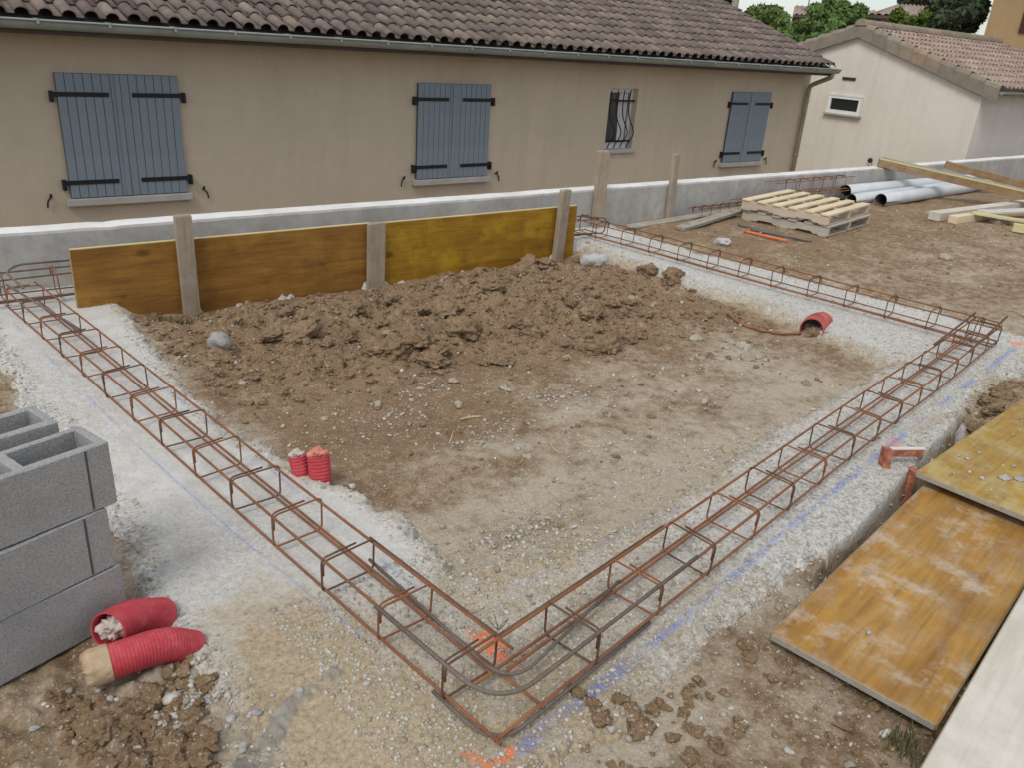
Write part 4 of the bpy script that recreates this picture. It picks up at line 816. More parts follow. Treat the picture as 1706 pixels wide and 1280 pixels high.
def tree(name, label, px, py_top, py_low, D, wpx, leaf, n, size, seed, base_z=-1.3, clumps=26, flat=1.0, trunk_r=0.14):
    r = np.random.default_rng(seed); top = AT(px, py_top, D); low = AT(px, py_low, D); k = np.linalg.norm(AT(px + wpx, py_top, D) - top); cz = (top[2] + low[2]) / 2; hz = (top[2] - low[2]) / 2; hx = k / 2
    root = empty(name, (top[0], top[1], base_z)); tag(root, label, 'tree'); cz -= base_z
    V, F_ = tube_vf(bend([(0, 0, -0.1), (0.08, 0.05, cz * 0.5), (0, 0, cz + hz * 0.4)], 0.5), np.linspace(trunk_r, trunk_r * 0.35, 8), 8); parts = [(V, F_)]
    for i in range(6):
        a = i * 1.05 + seed; z0 = cz * (0.45 + 0.08 * i); parts.append(tube_vf([(0, 0, z0), (hx * 0.35 * math.cos(a), hx * 0.35 * math.sin(a), z0 + hz * 0.3), (hx * 0.75 * math.cos(a), hx * 0.75 * math.sin(a), z0 + hz * 0.5)], np.array([trunk_r * 0.5, trunk_r * 0.35, trunk_r * 0.12]), 6))
    ob('trunk', mesh_py('trunk', *join(parts), True), M['bark'], root)
    u = r.normal(size=(clumps, 3)); u /= np.linalg.norm(u, axis=1)[:, None]; cc = u * (r.uniform(0.25, 1.0, (clumps, 1)) ** 0.6) * [hx * 0.86, hx * 0.86, hz * 0.86] + [0, 0, cz]; cs = r.uniform(0.22, 0.42, clumps) * min(hx, hz) 
    w = r.integers(clumps, size=n); q = r.normal(size=(n, 3)); q /= np.linalg.norm(q, axis=1)[:, None]; rad = r.uniform(0.1, 1, n) ** 0.4
    C = cc[w] + q * (cs[w] * rad)[:, None] * [1.15, 1.15, 0.95]
    a1 = r.normal(size=(n, 3)); a1 /= np.linalg.norm(a1, axis=1)[:, None]; a2 = np.cross(a1, q); a2 /= np.linalg.norm(a2, axis=1)[:, None] + 1e-9; s = size * r.uniform(0.6, 1.4, n)[:, None]
    VV = np.stack([C - a1 * s, C - a2 * s * 0.45, C + a1 * s, C + a2 * s * 0.45], 1).reshape(-1, 3); QQ = np.arange(4 * n).reshape(n, 4)
    tn = np.clip(r.uniform(0, 1, clumps)[w] * 0.5 + r.uniform(0, 0.5, n), 0, 1); ob('crown', mesh_np('crown', VV, QQ, False, dict(tint=np.repeat(tn, 4))), leaf, root)
tree('tree', 'light green tree rising just above the tan house verge', 1250, 10, 66, 36, 80, M['leaf_green'], 5200, 0.13, 1)
tree('tree', 'rounded green tree in front of the pale pink far roof', 1290, 8, 84, 33, 88, M['leaf_green'], 6500, 0.13, 2)
tree('tree', 'broad leafy tree rising behind the white gable apex', 1395, -2, 68, 30, 120, M['leaf_green'], 9000, 0.12, 3, clumps=40)
tree('tree', 'low green shrub tree tucked behind the left gable slope', 1350, 34, 94, 27, 120, M['leaf_green'], 7000, 0.11, 4, clumps=36)
tree('tree', 'yellow green bushy tree above the pink tile ridge', 1548, 4, 72, 29, 150, M['leaf_olive'], 9000, 0.11, 5, clumps=44)
tree('tree', 'dark evergreen tree beside the orange tan house', 1612, -30, 66, 28, 105, M['leaf_dark'], 11000, 0.11, 6, clumps=44)
tree('tree', 'dark pine top at the tan house roof line', 1203, -40, 16, 40, 60, M['leaf_dark'], 4500, 0.13, 8)
tree('tree', 'small dark tree crown over the ribbed hipped roof', 1535, -14, 14, 46, 90, M['leaf_dark'], 4000, 0.14, 9)
a = AT(1223, 25, 42); tag(ob('utility_pole', tube('utility_pole', [(0, 0, 0), (0, 0, 9)], np.array([0.16, 0.10]), 8), M['grey_wood'], None, (a[0], a[1], -1.3)), 'grey wooden utility pole beside the dark pine', 'pole')
a = AT(1399, 10, 52); tag(ob('utility_pole', tube('utility_pole', [(0, 0, 0), (0, 0, 9)], np.array([0.13, 0.09]), 8), M['steel_post'], None, (a[0], a[1], -1.3)), 'thin dark utility pole behind the broad leafy tree', 'pole')
a = AT(1346, 12, 48); an = empty('antenna', (a[0], a[1], a[2] - 0.2)); tag(an, 'thin television antenna on the pale pink far roof', 'antenna')
ob('mast', tube('mast', [(0, 0, -0.3), (0, 0, 2.2)], 0.03, 6), M['steel_post'], an)
for zz in (1.2, 1.6, 2.0): ob('antenna_rod', tube('antenna_rod', [(-0.35, 0.2, zz), (0.35, -0.2, zz)], 0.015, 5), M['steel_post'], an)

# ------------------------------------------------------------------ formwork panels and stakes
def panel(name, label, cat, x0, x1, y, zb, zt, mat, th=0.027, tilt=0.0, rz=0.0):
    L = x1 - x0; root = empty(name, ((x0 + x1) / 2, y, zb), rz); tag(root, label, cat)
    b = ob('face_board', cbox('face_board', L, th, zt - zb, 0.002, True), mat, root); 
    ob('top_edge', cbox('top_edge', L - 0.004, th - 0.004, 0.006, 0.001, True), M['lime_edge'], root, (0, 0, zt - zb - 0.001))
    for sx in (-1, 1): ob('end_edge', cbox('end_edge', 0.006, th - 0.004, zt - zb - 0.006, 0.001, True), M['panel_edge'], root, (sx * (L / 2 + 0.001), 0, 0.002))
    root.rotation_euler[0] = tilt; return root
panel('formwork_panel', 'brown upright formwork panel with dark knots at the left end', 'panel', 0.935, 2.945, 5.262, -0.135, 0.360, M['panel_brown'])
panel('formwork_panel', 'bright yellow upright formwork panel beside the brown one', 'panel', 2.975, 5.025, 5.262, -0.145, 0.353, M['panel_yellow'])
def stake(label, x, y, z0, z1, w, th, lean=(0, 0), rz=0.0):
    pts = []; h = z1 - z0
    for (zz, s) in ((0, 0.35), (0.14, 1.0), (h - 0.01, 1.0), (h, 0.92)):
        for i in (-1, 1):
            for j in (-1, 1): pts.append((i * w / 2 * s + random.uniform(-.002, .002), j * th / 2 * (s if zz else 0.6) + random.uniform(-.002, .002), zz))
    o = ob('wooden_stake', hull('wooden_stake', pts), M['stake_wood'], None, (x, y, z0), (lean[1], lean[0], rz)); tag(o, label, 'stake')
stake('weathered wooden stake in front of the brown panel', 1.595, 5.218, -0.35, 0.535, 0.098, 0.045, (-0.015, 0.03))
stake('short wide wooden stake covering the joint of both panels', 2.965, 5.216, -0.32, 0.375, 0.14, 0.032, (0, 0.02), 0.02)
stake('wooden stake leaning against the yellow panel end', 4.80, 5.212, -0.38, 0.52, 0.105, 0.05, (0.0, 0.035), 0.15)
stake('thick tall wooden post standing against the retaining wall', 5.765, 5.69, -0.35, 0.745, 0.115, 0.06, (-0.02, -0.02), -0.1)
stake('slim tall wooden post standing against the retaining wall', 6.86, 5.70, -0.35, 0.685, 0.075, 0.05, (-0.035, -0.02), 0.05)

# ------------------------------------------------------------------ rebar cages
def stirrup_mesh(w, z0, z1, r, flip):
    hw = w / 2; s = -1 if flip else 1
    loop = [(0, hw, z1 - 0.055), (0.001, hw, z1), (0.004, -hw, z1), (0.006, -hw, z0), (0.009, hw, z0), (0.012, hw, z1 + 0.004), (0.015, -hw * 0.35, z1 + 0.005)]
    P = bend([(x, y * s, z) for x, y, z in loop], 0.022, 5); return tube('stirrup', P, r, 6)
def cage(label, p0, p1, w=0.192, z0=0.032, z1=0.160, sp=0.305, off=0.1, rl=0.0050, rs=0.0037, flip=False, mats=('rust', 'rust', 'rust_dark'), extra=True, zbase=0.0, ext=(0, 0, 0, 0)):
    p0 = np.array(p0, float); p1 = np.array(p1, float); d = p1 - p0; L = float(np.hypot(*d[:2])); rz = math.atan2(d[1], d[0])
    root = empty('rebar_cage', (p0[0], p0[1], zbase), rz); tag(root, label, 'rebar'); s = -1 if flip else 1; hw = w / 2 - rl - rs
    corners = [(hw, z0 + rl + rs), (-hw, z0 + rl + rs), (hw, z1 - rl - rs), (-hw, z1 - rl - rs)]
    def lbar(y, z, a, b, r, mat):
        n = max(4, int((b - a) / 0.25)); x = np.linspace(a, b, n); ph = random.uniform(0, 6); P = np.stack([x, y * s + 0.0035 * np.sin(x * 2.1 + ph), z + 0.0025 * np.sin(x * 2.9 + ph * 2)], 1)
        ob('long_bar', tube('long_bar', P, r, 7), M[mat], root)
    for k, (y, z) in enumerate(corners): lbar(y, z, -ext[k] - random.uniform(0, 0.05), L + random.uniform(0, 0.05), rl, mats[0])
    if extra: lbar(-hw + 0.022, z0 + rl + rs + 0.001, 0.05, L - 0.05, rl, mats[0])
    sm = stirrup_mesh(w, z0, z1, rs, flip); sm.materials.append(M[mats[2]])
    sm2 = sm.copy(); sm2.materials.clear(); sm2.materials.append(M[mats[1]])
    x = off; i = 0
    while x < L - 0.03:
        ob('stirrup', sm2 if i % 2 else sm, None, root, (x, 0, 0), (random.uniform(-0.03, 0.03), random.uniform(-0.06, 0.06), random.uniform(-0.05, 0.05))); x += sp * random.uniform(0.97, 1.03); i += 1
    return root
# A: left footing (local +y is the outer side)
ax = lambda y: 1.015 - 0.103 * (y - 1.96)
cage('rusty rebar cage along the left footing beside the concrete blocks', (ax(1.30), 1.30), (ax(5.36), 5.36), off=0.06, ext=(0.14, 0.12, 0.0, 0.0), flip=False, sp=0.303)
by = lambda x: 1.350 + 0.152 * (x - 1.68)
cage('rusty rebar cage along the near footing beside the yellow boards', (1.12, by(1.12)), (5.80, by(5.80)), off=0.28, flip=True, sp=0.312, ext=(0.10, 0.0, 0.0, 0.0))
cx_ = lambda y: 5.715 - 0.105 * (y - 2.2)
cage('rusty rebar cage along the far right footing', (cx_(1.90), 1.90), (cx_(5.50), 5.50), w=0.185, z1=0.17, off=0.10, sp=0.30, flip=True, mats=('rust', 'rust_dark', 'rust_dark'))
cage('rusty rebar cage between the upright panels and the retaining wall', (0.46, 5.50), (5.45, 5.47), w=0.185, off=0.12, sp=0.30, mats=('rust_dark', 'rust', 'rust_dark'), z1=0.185)
def bar(label, P, r=0.0068, mat='steel_bar', rad=0.07, name='corner_bar', n=10):
    P = bend(P, rad, n); c = P.mean(0); tag(ob(name, tube(name, P - c, r, 8), M[mat], None, tuple(c)), label, 'rebar')
def off(fn, t, s, z): return fn(t, s, z)
def PA(y, s, z): return (ax(y) - s * 0.094, y, z)          # s=+1 outer
def PB(x, s, z): return (x, by(x) - s * 0.094, z)
bar('grey ribbed bar bent round the outside top of the cage corner', [PA(1.66, 1.06, 0.160), (1.002, 1.148, 0.160), PB(1.95, 1.0, 0.160)], 0.0064, 'steel_bar', 0.15)
bar('dark bar bent round the outside bottom of the cage corner', [PA(1.40, 1.0, 0.030), (1.004, 1.150, 0.026), PB(1.7, 1.02, 0.030)], 0.0062, 'steel_bar', 0.12)
bar('grey bar bent low round the inside of the cage corner', [PA(2.0, -1.12, 0.05), (1.150, 1.275, 0.05), PB(1.75, -0.9, 0.05)], 0.0058, 'steel_bar', 0.13)
bar('brown bar tied on the inner top of the left cage near the corner', [PA(1.98, -1.0, 0.150), PA(1.36, -1.0, 0.152)], 0.0062, 'rust_dark')
bar('brown bar tied on the inner top of the near cage from the corner', [PB(1.18, -1.0, 0.152), PB(2.0, -1.0, 0.150)], 0.0062, 'rust_dark')
bar('straight grey bar lying loose on the left cage end by the brown panel', [np.append(G(12, 477, 0.19)[:2], 0.20), np.append(G(137, 551, 0.10)[:2], 0.10)], 0.0066, 'steel_bar')
bar('dark bar bent over the far end of the left cage', [(0.66, 5.20, 0.178), (0.62, 5.50, 0.2), (0.70, 5.60, 0.212), (1.05, 5.59, 0.21)], 0.007, 'steel_bar', 0.08)
bar('brown loose bar on the outer side where near and right cages meet', [PB(5.05, 1.02, 0.160), (5.98, by(5.98) - 0.07, 0.180)], 0.0075, 'rust_dark')
bar('brown loose bar on the inner side where near and right cages meet', [PB(4.95, -0.95, 0.160), (5.82, by(5.82) + 0.10, 0.184)], 0.0075, 'rust_dark')
bar('thin bar sticking out at the far end of the right cage', [(5.10, 5.42, 0.05), (5.45, 5.30, 0.06), (5.50, 5.33, 0.19), (5.12, 5.55, 0.20)], 0.006, 'rust_dark', 0.04)
wp = []
for k in range(5):
    a = k * 1.3; wp.append(tube_vf(bend([(0, 0, 0), (0.012 * math.cos(a), 0.012 * math.sin(a), 0.015), (0.03 * math.cos(a), 0.03 * math.sin(a), 0.022 + 0.008 * k)], 0.01, 4), 0.0014, 5))
p = PA(1.37, -1.0, 0.172); tag(ob('tie_wire', mesh_py('tie_wire', *join(wp), True), M['steel_bar'], None, p), 'twisted tie wire knot at the inner cage corner', 'wire')

# rebar cages stacked by the wall
q_ = lambda x, y: (1220 + x / 6.562, 270 + y / 6.562)
a0, a1 = PY(*q_(80, 280), 5.60), PY(*q_(1340, 280), 5.60)
cage('lower rusty rebar cage stacked against the wall behind the pallets', (a0[0], 5.60), (a1[0], 5.60), w=0.14, z0=0.01, z1=0.17, sp=0.26, off=0.2, extra=False, mats=('rust', 'rust', 'rust'))
a0, a1 = PY(*q_(410, 135), 5.62), PY(*q_(1270, 130), 5.62)
cage('upper rusty rebar cage stacked against the wall behind the pallets', (a0[0] + 0.05, 5.62), (a1[0] + 0.05, 5.63), w=0.14, z0=0.175, z1=0.335, sp=0.27, off=0.45, extra=False, mats=('rust', 'rust', 'rust_dark'))
a0 = PY(1157, 345, 5.62)
cage('rusty rebar cage end lying between the slim post and pallets', (a0[0], 5.62), (a0[0] + 0.95, 5.63), w=0.13, z0=0.015, z1=0.12, sp=0.16, off=0.06, extra=False, mats=('rust_dark', 'rust_dark', 'rust'))

# ------------------------------------------------------------------ hollow concrete blocks
def block_mesh(seed):
    rs = random.Random(seed); Lb, Wb, Hb = 0.50, 0.152, 0.197; t_ = 0.026; bm = bmesh.new()
    def j(): return rs.uniform(-0.0012, 0.0012)
    # outer shell ring and two cells, open upward, made as a grid of top faces with walls
    xs = [0, t_, 0.226, 0.252, 0.426, 0.452, 0.452, Lb]
    xs = [0.0, t_, 0.215, 0.241, 0.43, 0.456, 0.475, Lb]; ys = [0, t_, Wb - t_, Wb]
    cells = {(1, 1), (3, 1), (6, 1)}     # two cavities and the open notch of the mortar end
    V = {}
    def vt(i, k, z):
        key = (i, k, z)
        if key not in V: V[key] = bm.verts.new((-xs[i] + j(), ys[k] + j(), Hb * z + (j() * 2 if z else 0)))
        return V[key]
    nx, ny = len(xs) - 1, len(ys) - 1
    cav = {(1, 1), (3, 1), (5, 1)}
    for i in range(nx):
        for k in range(ny):
            hole = (i, k) in cav
            if not hole:
                bm.faces.new([vt(i, k, 1), vt(i + 1, k, 1), vt(i + 1, k + 1, 1), vt(i, k + 1, 1)])
                bm.faces.new([vt(i, k, 0), vt(i, k + 1, 0), vt(i + 1, k + 1, 0), vt(i + 1, k, 0)])
            else: bm.faces.new([vt(i, k, 0), vt(i, k + 1, 0), vt(i + 1, k + 1, 0), vt(i + 1, k, 0)])
            for (di, dk, e) in ((0, -1, (i, k, i + 1, k)), (0, 1, (i + 1, k + 1, i, k + 1)), (-1, 0, (i, k + 1, i, k)), (1, 0, (i + 1, k, i + 1, k + 1))):
                ni, nk = i + di, k + dk; out = not (0 <= ni < nx and 0 <= nk < ny); nh = (ni, nk) in cav
                if (not hole) and (out or nh):
                    try: bm.faces.new([vt(e[0], e[1], 0), vt(e[2], e[3], 0), vt(e[2], e[3], 1), vt(e[0], e[1], 1)])
                    except ValueError: pass
    bmesh.ops.recalc_face_normals(bm, faces=bm.faces)
    eds = [e for e in bm.edges if e.calc_face_angle(0) > 0.5]
    bmesh.ops.bevel(bm, geom=eds, offset=0.003, segments=1, affect='EDGES')
    bmesh.ops.subdivide_edges(bm, edges=[e for e in bm.edges if e.calc_length() > 0.05], cuts=3, use_grid_fill=True)
    for v in bm.verts:
        n_ = mnoise.noise(v.co * 45 + Vector((seed * 5, 0, 0))); v.co += Vector((n_, mnoise.noise(v.co * 38 + Vector((9, seed, 0))), 0.9 * mnoise.noise(v.co * 30))) * 0.0016
    me = bpy.data.meshes.new('concrete_block'); bm.to_mesh(me); bm.free(); me.materials.append(M['block']); return me
def groove(parent, x):
    ob('joint_groove', mesh_py('joint_groove', *box_vf(-x - 0.0028, -x + 0.0028, -0.0012, 0.004, 0.006, 0.192)), M['block_groove'], parent)
BR = math.atan2(0.076, 0.272)      # front faces turn a little away from the house direction
def blockat(label, x, y, z, rz, seed, gv=True):
    o = ob('concrete_block', block_mesh(seed), None, None, (x, y, z), (0, 0, rz)); tag(o, label, 'block', None)
    if gv: groove(o, 0.068)
    return o
gb = -0.012
c0 = np.array([0.421, 2.222]); ud = np.array([math.cos(BR), math.sin(BR)]); vd_ = np.array([-math.sin(BR), math.cos(BR)])
blockat('top hollow grey concrete block of the front stack', *c0, gb + 0.400, BR, 1); blockat('middle grey concrete block of the front stack', *(c0 - ud * 0.033 - vd_ * 0.002), gb + 0.200, BR + 0.03, 2); blockat('bottom grey concrete block of the front stack by the red ducts', *(c0 - ud * 0.018 - vd_ * 0.004), gb, BR + 0.015, 3, False)
for k, (z, nm) in enumerate(((0.400, 'top'), (0.200, 'middle'), (0.0, 'bottom'))):
    blockat(nm + ' hollow grey concrete block of the rear stack', *(c0 - ud * (0.030 + 0.02 * k) + vd_ * 0.215), gb + z, BR - 0.05, 4 + k, False)

# ------------------------------------------------------------------ red ducts
def duct(path, r, pitch, n=28, amp=0.0008):
    if pitch > 0.01: amp = 0.0019
    path = bend(path, 0.12, 8); seg = np.linalg.norm(np.diff(path, axis=0), axis=1); s = np.concatenate([[0], np.cumsum(seg)]); L = s[-1]; m = int(L / pitch * 4); t = np.linspace(0, L, m)
    P = np.stack([np.interp(t, s, path[:, k]) for k in range(3)], 1); rr_ = r + amp * np.sign(np.sin(2 * math.pi * t / pitch)) * np.abs(np.sin(2 * math.pi * t / pitch)) ** 0.5
    V, Fc = tube_vf(P, rr_, n, False); V2, F2 = tube_vf(P, rr_ * 0 + r - amp - 0.003, n, False); o = len(V); F2 = [tuple(i + o for i in q[::-1]) for q in F2]
    rim = [(j, (j + 1) % n, o + (j + 1) % n, o + j) for j in range(n)]
    return np.vstack([V, V2]), Fc + F2 + [q[::-1] for q in rim]
def crumple(r, seed, flat=0.6, amp=0.45):
    v, f = rock_vf(4, seed, amp, 1.0, 0.6); v = v / 1.2 * r; return v, f
def red_duct(label, path, r, plug, cap=None, out=-0.62, pitch=0.0085, mat='red_duct'):
    c = np.array(path[0], float); root = empty('corrugated_duct', tuple(c)); tag(root, label, 'duct'); P = [np.array(p, float) - c for p in path]
    V, Fc = duct(P, r, pitch); ob('duct_tube', mesh_py('duct_tube', V, Fc, True), M[mat], root)
    d = nrm(P[0] - P[1])
    if plug:
        v, f = crumple(r * 0.80, 5); o = ob('dirt_fill' if plug == 'soil' else 'paper_plug', mesh_np('plug', v, f, True), M[plug], root, tuple(d * r * out + (np.array([0, 0, -r * 0.55]) if plug == 'soil' else 0))); o.scale = (0.95, 0.95, 0.95)
    if cap:
        # paper wrapped over the mouth: a sleeve closing to a crumpled end
        n = 30; V = []; rgs = [(-0.035, 1.04), (-0.018, 1.06), (0.0, 1.05), (0.012, 0.99), (0.026, 0.80), (0.028, 0.5), (0.016, 0.2)]; a_ = np.array([0, 0, 1.0]); U = nrm(np.cross(d, a_)); B = np.cross(d, U); rs = random.Random(3)
        for i, (t, k) in enumerate(rgs):
            for jn in range(n):
                an = jn * 2 * math.pi / n; w = 1 + (0.13 if i > 2 else 0.03) * rs.uniform(-1, 1) ; V.append(d * (t + (0.009 * rs.uniform(-1, 1) if i > 1 else 0)) + (U * math.cos(an) + B * math.sin(an)) * r * k * w)
        Fc = [(i * n + jn, i * n + (jn + 1) % n, (i + 1) * n + (jn + 1) % n, (i + 1) * n + jn) for i in range(len(rgs) - 1) for jn in range(n)] + [tuple((len(rgs) - 1) * n + jn for jn in range(n))]
        ob('paper_wrap', mesh_py('paper_wrap', V, Fc, True), M[cap], root)
    return root
red_duct('red corrugated duct with open mouth stuffed with paper beside the blocks', [(0.318, 2.062, 0.080), (0.385, 2.115, 0.058), (0.49, 2.16, -0.01)], 0.056, 'paper_white')
red_duct('red corrugated duct capped with tan paper in front of the open one', [(0.262, 1.968, 0.054), (0.34, 1.962, 0.056), (0.44, 1.968, 0.046), (0.52, 1.985, -0.02)], 0.049, None, 'paper_tan')
b = G(503, 790, 0.0); red_duct('narrow red corrugated duct stub with torn paper inside the left footing', [(b[0] - 0.004, b[1] + 0.03, 0.07), (b[0] - 0.002, b[1] + 0.012, 0.02), (b[0], b[1], -0.06)], 0.036, 'paper_white', None, 0.15, 0.0125)
b = G(532, 796, 0.0); red_duct('wider red corrugated duct stub with red torn paper inside the left footing', [(b[0] + 0.012, b[1] + 0.03, 0.082), (b[0] + 0.008, b[1] + 0.012, 0.03), (b[0] + 0.006, b[1], -0.06)], 0.045, 'paper_red', None, 0.15, 0.0125)
b = G(1345, 548, 0.0); red_duct('orange duct mouth half buried at the far right footing', [(b[0] + 0.02, b[1] - 0.02, 0.0), (b[0] + 0.14, b[1] + 0.03, -0.0), (b[0] + 0.32, b[1] + 0.08, -0.03)], 0.078, 'soil', None, -0.3, 0.02, 'orange_duct')

# ------------------------------------------------------------------ pallets
def pallet(label, z, mx_, my_, mdeck, corner, rz, nd=6, shift=0.0):
    """local x: 1.19 along the deck boards, local y: 0.98 along the stringers; origin at the front corner"""
    root = empty('pallet', (*corner, z), rz); root.scale = (1, 1, 1.13); tag(root, label, 'pallet'); LX, LY, H = 1.17, 0.98, 0.105
    for k, x in enumerate((0.02, LX / 2, LX - 0.02)):
        pts = [(0, 0.012), (0.16, 0.012), (0.19, 0.03), (0.34, 0.03), (0.37, 0.012), (0.60, 0.012), (0.63, 0.03), (0.78, 0.03), (0.81, 0.012), (LY, 0.012), (LY, 0.087), (0, 0.087)]
        n = len(pts); V = [(x - 0.019, y, zz) for y, zz in pts] + [(x + 0.019, y, zz) for y, zz in pts]; Fc = [tuple(range(n)), tuple(range(2 * n - 1, n - 1, -1))] + [(i, n + i, n + (i + 1) % n, (i + 1) % n)[::-1] for i in range(n)]
        ob('stringer', mesh_py('stringer', V, Fc), M[my_], root)
    dw = 0.095; dm = cbox('deck_board', LX + 0.02, dw, 0.018, 0.002, True, 0.001); dm.materials.append(M[mdeck])
    for k in range(nd): ob('deck_board', dm, None, root, (LX / 2 + random.uniform(-0.006, 0.006), dw / 2 + k * (LY - dw) / (nd - 1), 0.0875), (0, 0, random.uniform(-0.006, 0.006)))
    bmh = cbox('base_board', LX, 0.09, 0.0115, 0.002, True); bmh.materials.append(M[mx_])
    for y in (0.06, LY / 2, LY - 0.06): ob('base_board', bmh, None, root, (LX / 2, y, 0.0))
c = np.array([7.79, 4.40]); rz_ = math.atan2(0.07, 1.19) 
zp = max(gz(7.7, 5.3), gz(7.8, 4.4), gz(8.9, 4.5), gz(8.3, 4.9)) - 0.008
pallet('old grey wooden pallet on the soil under the fresh one', zp, 'old_pallet_x', 'old_pallet_y', 'old_pallet_x', c + [0.02, -0.01], rz_ + 0.10)
pallet('fresh pale wooden pallet on top of the grey one', zp + 0.1195, 'old_pallet_x', 'fresh_wood_y', 'fresh_wood', c, rz_ + 0.115)

# ------------------------------------------------------------------ grey pvc pipes
def pvc(label, p0, p1, r, z0, z1):
    p0 = np.array([p0[0], p0[1], z0]); p1 = np.array([p1[0], p1[1], z1]); root = empty('drain_pipe', tuple(p0)); tag(root, label, 'pipe'); d = p1 - p0
    P = np.array([d * t for t in np.linspace(0, 1, 8)]); V, F1 = tube_vf(P, r, 24, False); V2, F2 = tube_vf(P, r - 0.006, 24, False); o = len(V)
    rim = [((j + 1) % 24, j, o + j, o + (j + 1) % 24) for j in range(24)]
    e = 7 * 24; rim += [(e + j, e + (j + 1) % 24, o + e + (j + 1) % 24, o + e + j) for j in range(24)]
    ob('pipe_wall', mesh_py('pipe_wall', V, F1 + rim, True), M['pvc'], root); ob('pipe_bore', mesh_py('pipe_bore', V2, [q[::-1] for q in F2], True), M['pvc_inside'], root)
g1 = G(1458, 343, 0.0); g2 = G(1600, 330, 0.0); zl = gz(g1[0], g1[1]) 
pvc('grey plastic drain pipe lying in front of the others', (10.35, 5.20), (13.95, 5.34), 0.082, gz(10.35, 5.2) + 0.075, gz(13.9, 5.3) + 0.07)
pvc('grey plastic drain pipe lying between the other two', (9.98, 5.40), (13.9, 5.50), 0.072, gz(9.98, 5.4) + 0.07, gz(13.5, 5.5) + 0.07)
pvc('grey plastic drain pipe resting behind against the wall', (10.15, 5.60), (14.2, 5.66), 0.085, 0.135, 0.10)

# ------------------------------------------------------------------ loose timber at right
def board(label, a, b, w, th, mat, roll=0.0, name='plank', cat='plank', edge=None, jit=0.0):
    a = np.array(a, float); b = np.array(b, float); d = b - a; L = np.linalg.norm(d); rz = math.atan2(d[1], d[0]); ry = -math.asin(d[2] / L)
    c = (a + b) / 2; o = ob(name, cbox(name, L, w, th, 0.003, False, jit), M[mat], None, tuple(c)); o.rotation_euler = (Matrix.Rotation(rz, 3, 'Z') @ Matrix.Rotation(ry, 3, 'Y') @ Matrix.Rotation(roll, 3, 'X')).to_euler(); tag(o, label, cat); return o
e0 = np.array([11.33, 5.86, 0.435]); e1 = PX(1706, 324, 12.25); e1 = e0 + (np.array([e1[0], e1[1], e1[2]]) - e0) * 2.0
bmn = board('long timber beam resting on the wall with pale lime edge', e0, e1, 0.16, 0.11, 'beam_wood', 0, 'timber_beam', 'beam')
ob('pale_edge', cbox('pale_edge', np.linalg.norm(e1 - e0) - 0.002, 0.03, 0.02, 0.002), M['lime_edge'], bmn, (0, -0.068, 0.0502))
ob('top_board', cbox('top_board', np.linalg.norm(e1 - e0) - 0.1, 0.10, 0.016, 0.002), M['grey_wood'], bmn, (0, 0.012, 0.0632))
f0 = np.array([12.86, 5.62, 0.385]); f1 = PX(1706, 308, 13.35); f1 = f0 + (f1 - f0) * 2.0
board('brown timber beam leaning beside the long one', f0, f1, 0.12, 0.10, 'beam_wood', 0, 'timber_beam', 'beam')
zz = gz(10.4, 4.3)
board('pale plank at the back of the timber pile', (10.15, 4.40, zz + 0.05), (13.4, 4.25, zz + 0.06), 0.14, 0.10, 'pale_board', 0, edge=None)
board('short pale plank in front of the timber pile', (10.20, 4.20, zz + 0.045), (11.3, 4.15, zz + 0.045), 0.10, 0.09, 'fresh_wood')
board('greenish plank lying crosswise on the timber pile', (10.62, 4.17, zz + 0.105), (11.05, 3.45, zz + 0.07), 0.10, 0.03, 'lime_edge')
board('grey plank on the timber pile end', (10.75, 4.10, zz + 0.115), (12.6, 3.75, zz + 0.10), 0.16, 0.03, 'pale_board')
board('dark plank under the timber pile', (10.75, 3.95, zz + 0.03), (11.9, 3.60, zz + 0.03), 0.12, 0.05, 'stake_wood')
board('yellow square timber at the end of the timber pile', (10.45, 3.62, zz + 0.06), (10.62, 3.22, zz + 0.045), 0.09, 0.09, 'lime_edge')
board('long grey plank lying along the wall behind the far cage', (6.10, 5.58, gz(6.1, 5.58) + 0.03), (8.2, 5.72 - 0.08, gz(8, 5.6) + 0.05), 0.09, 0.03, 'grey_wood', 0.2)
board('short grey plank pointing at the pallets from the far cage', (6.50, 5.25, gz(6.5, 5.25) + 0.02), (7.75, 5.50, gz(7.7, 5.5) + 0.06), 0.10, 0.035, 'grey_wood', 0.1)
def rod(label, a, b, r, mat):
    P = [np.array([*a, 0.0]), np.array([*b, 0.0])]; t = np.linspace(0, 1, 9)[:, None]; P = P[0] * (1 - t) + P[1] * t; z = ground_z(P[:, 0], P[:, 1]); zz_ = np.linspace(z[0], z[-1], 9); zz_ += max(0, (z - zz_).max()) + r; P[:, 2] = zz_; c_ = P.mean(0); tag(ob('rod', tube('rod', P - c_, r, 7), M[mat], None, tuple(c_)), label, 'rod')
rod('dark grey rod on the soil beside the pallets', G(*q_(200, 745))[:2], G(*q_(860, 880))[:2], 0.014, 'grey_rod'); rod('second dark rod on the soil along the pallet base', G(*q_(60, 700))[:2], G(*q_(560, 800))[:2], 0.012, 'grey_rod')
rod('bright orange rod on the soil before the pallets', G(*q_(130, 770))[:2], G(*q_(590, 885))[:2], 0.014, 'orange_rod')

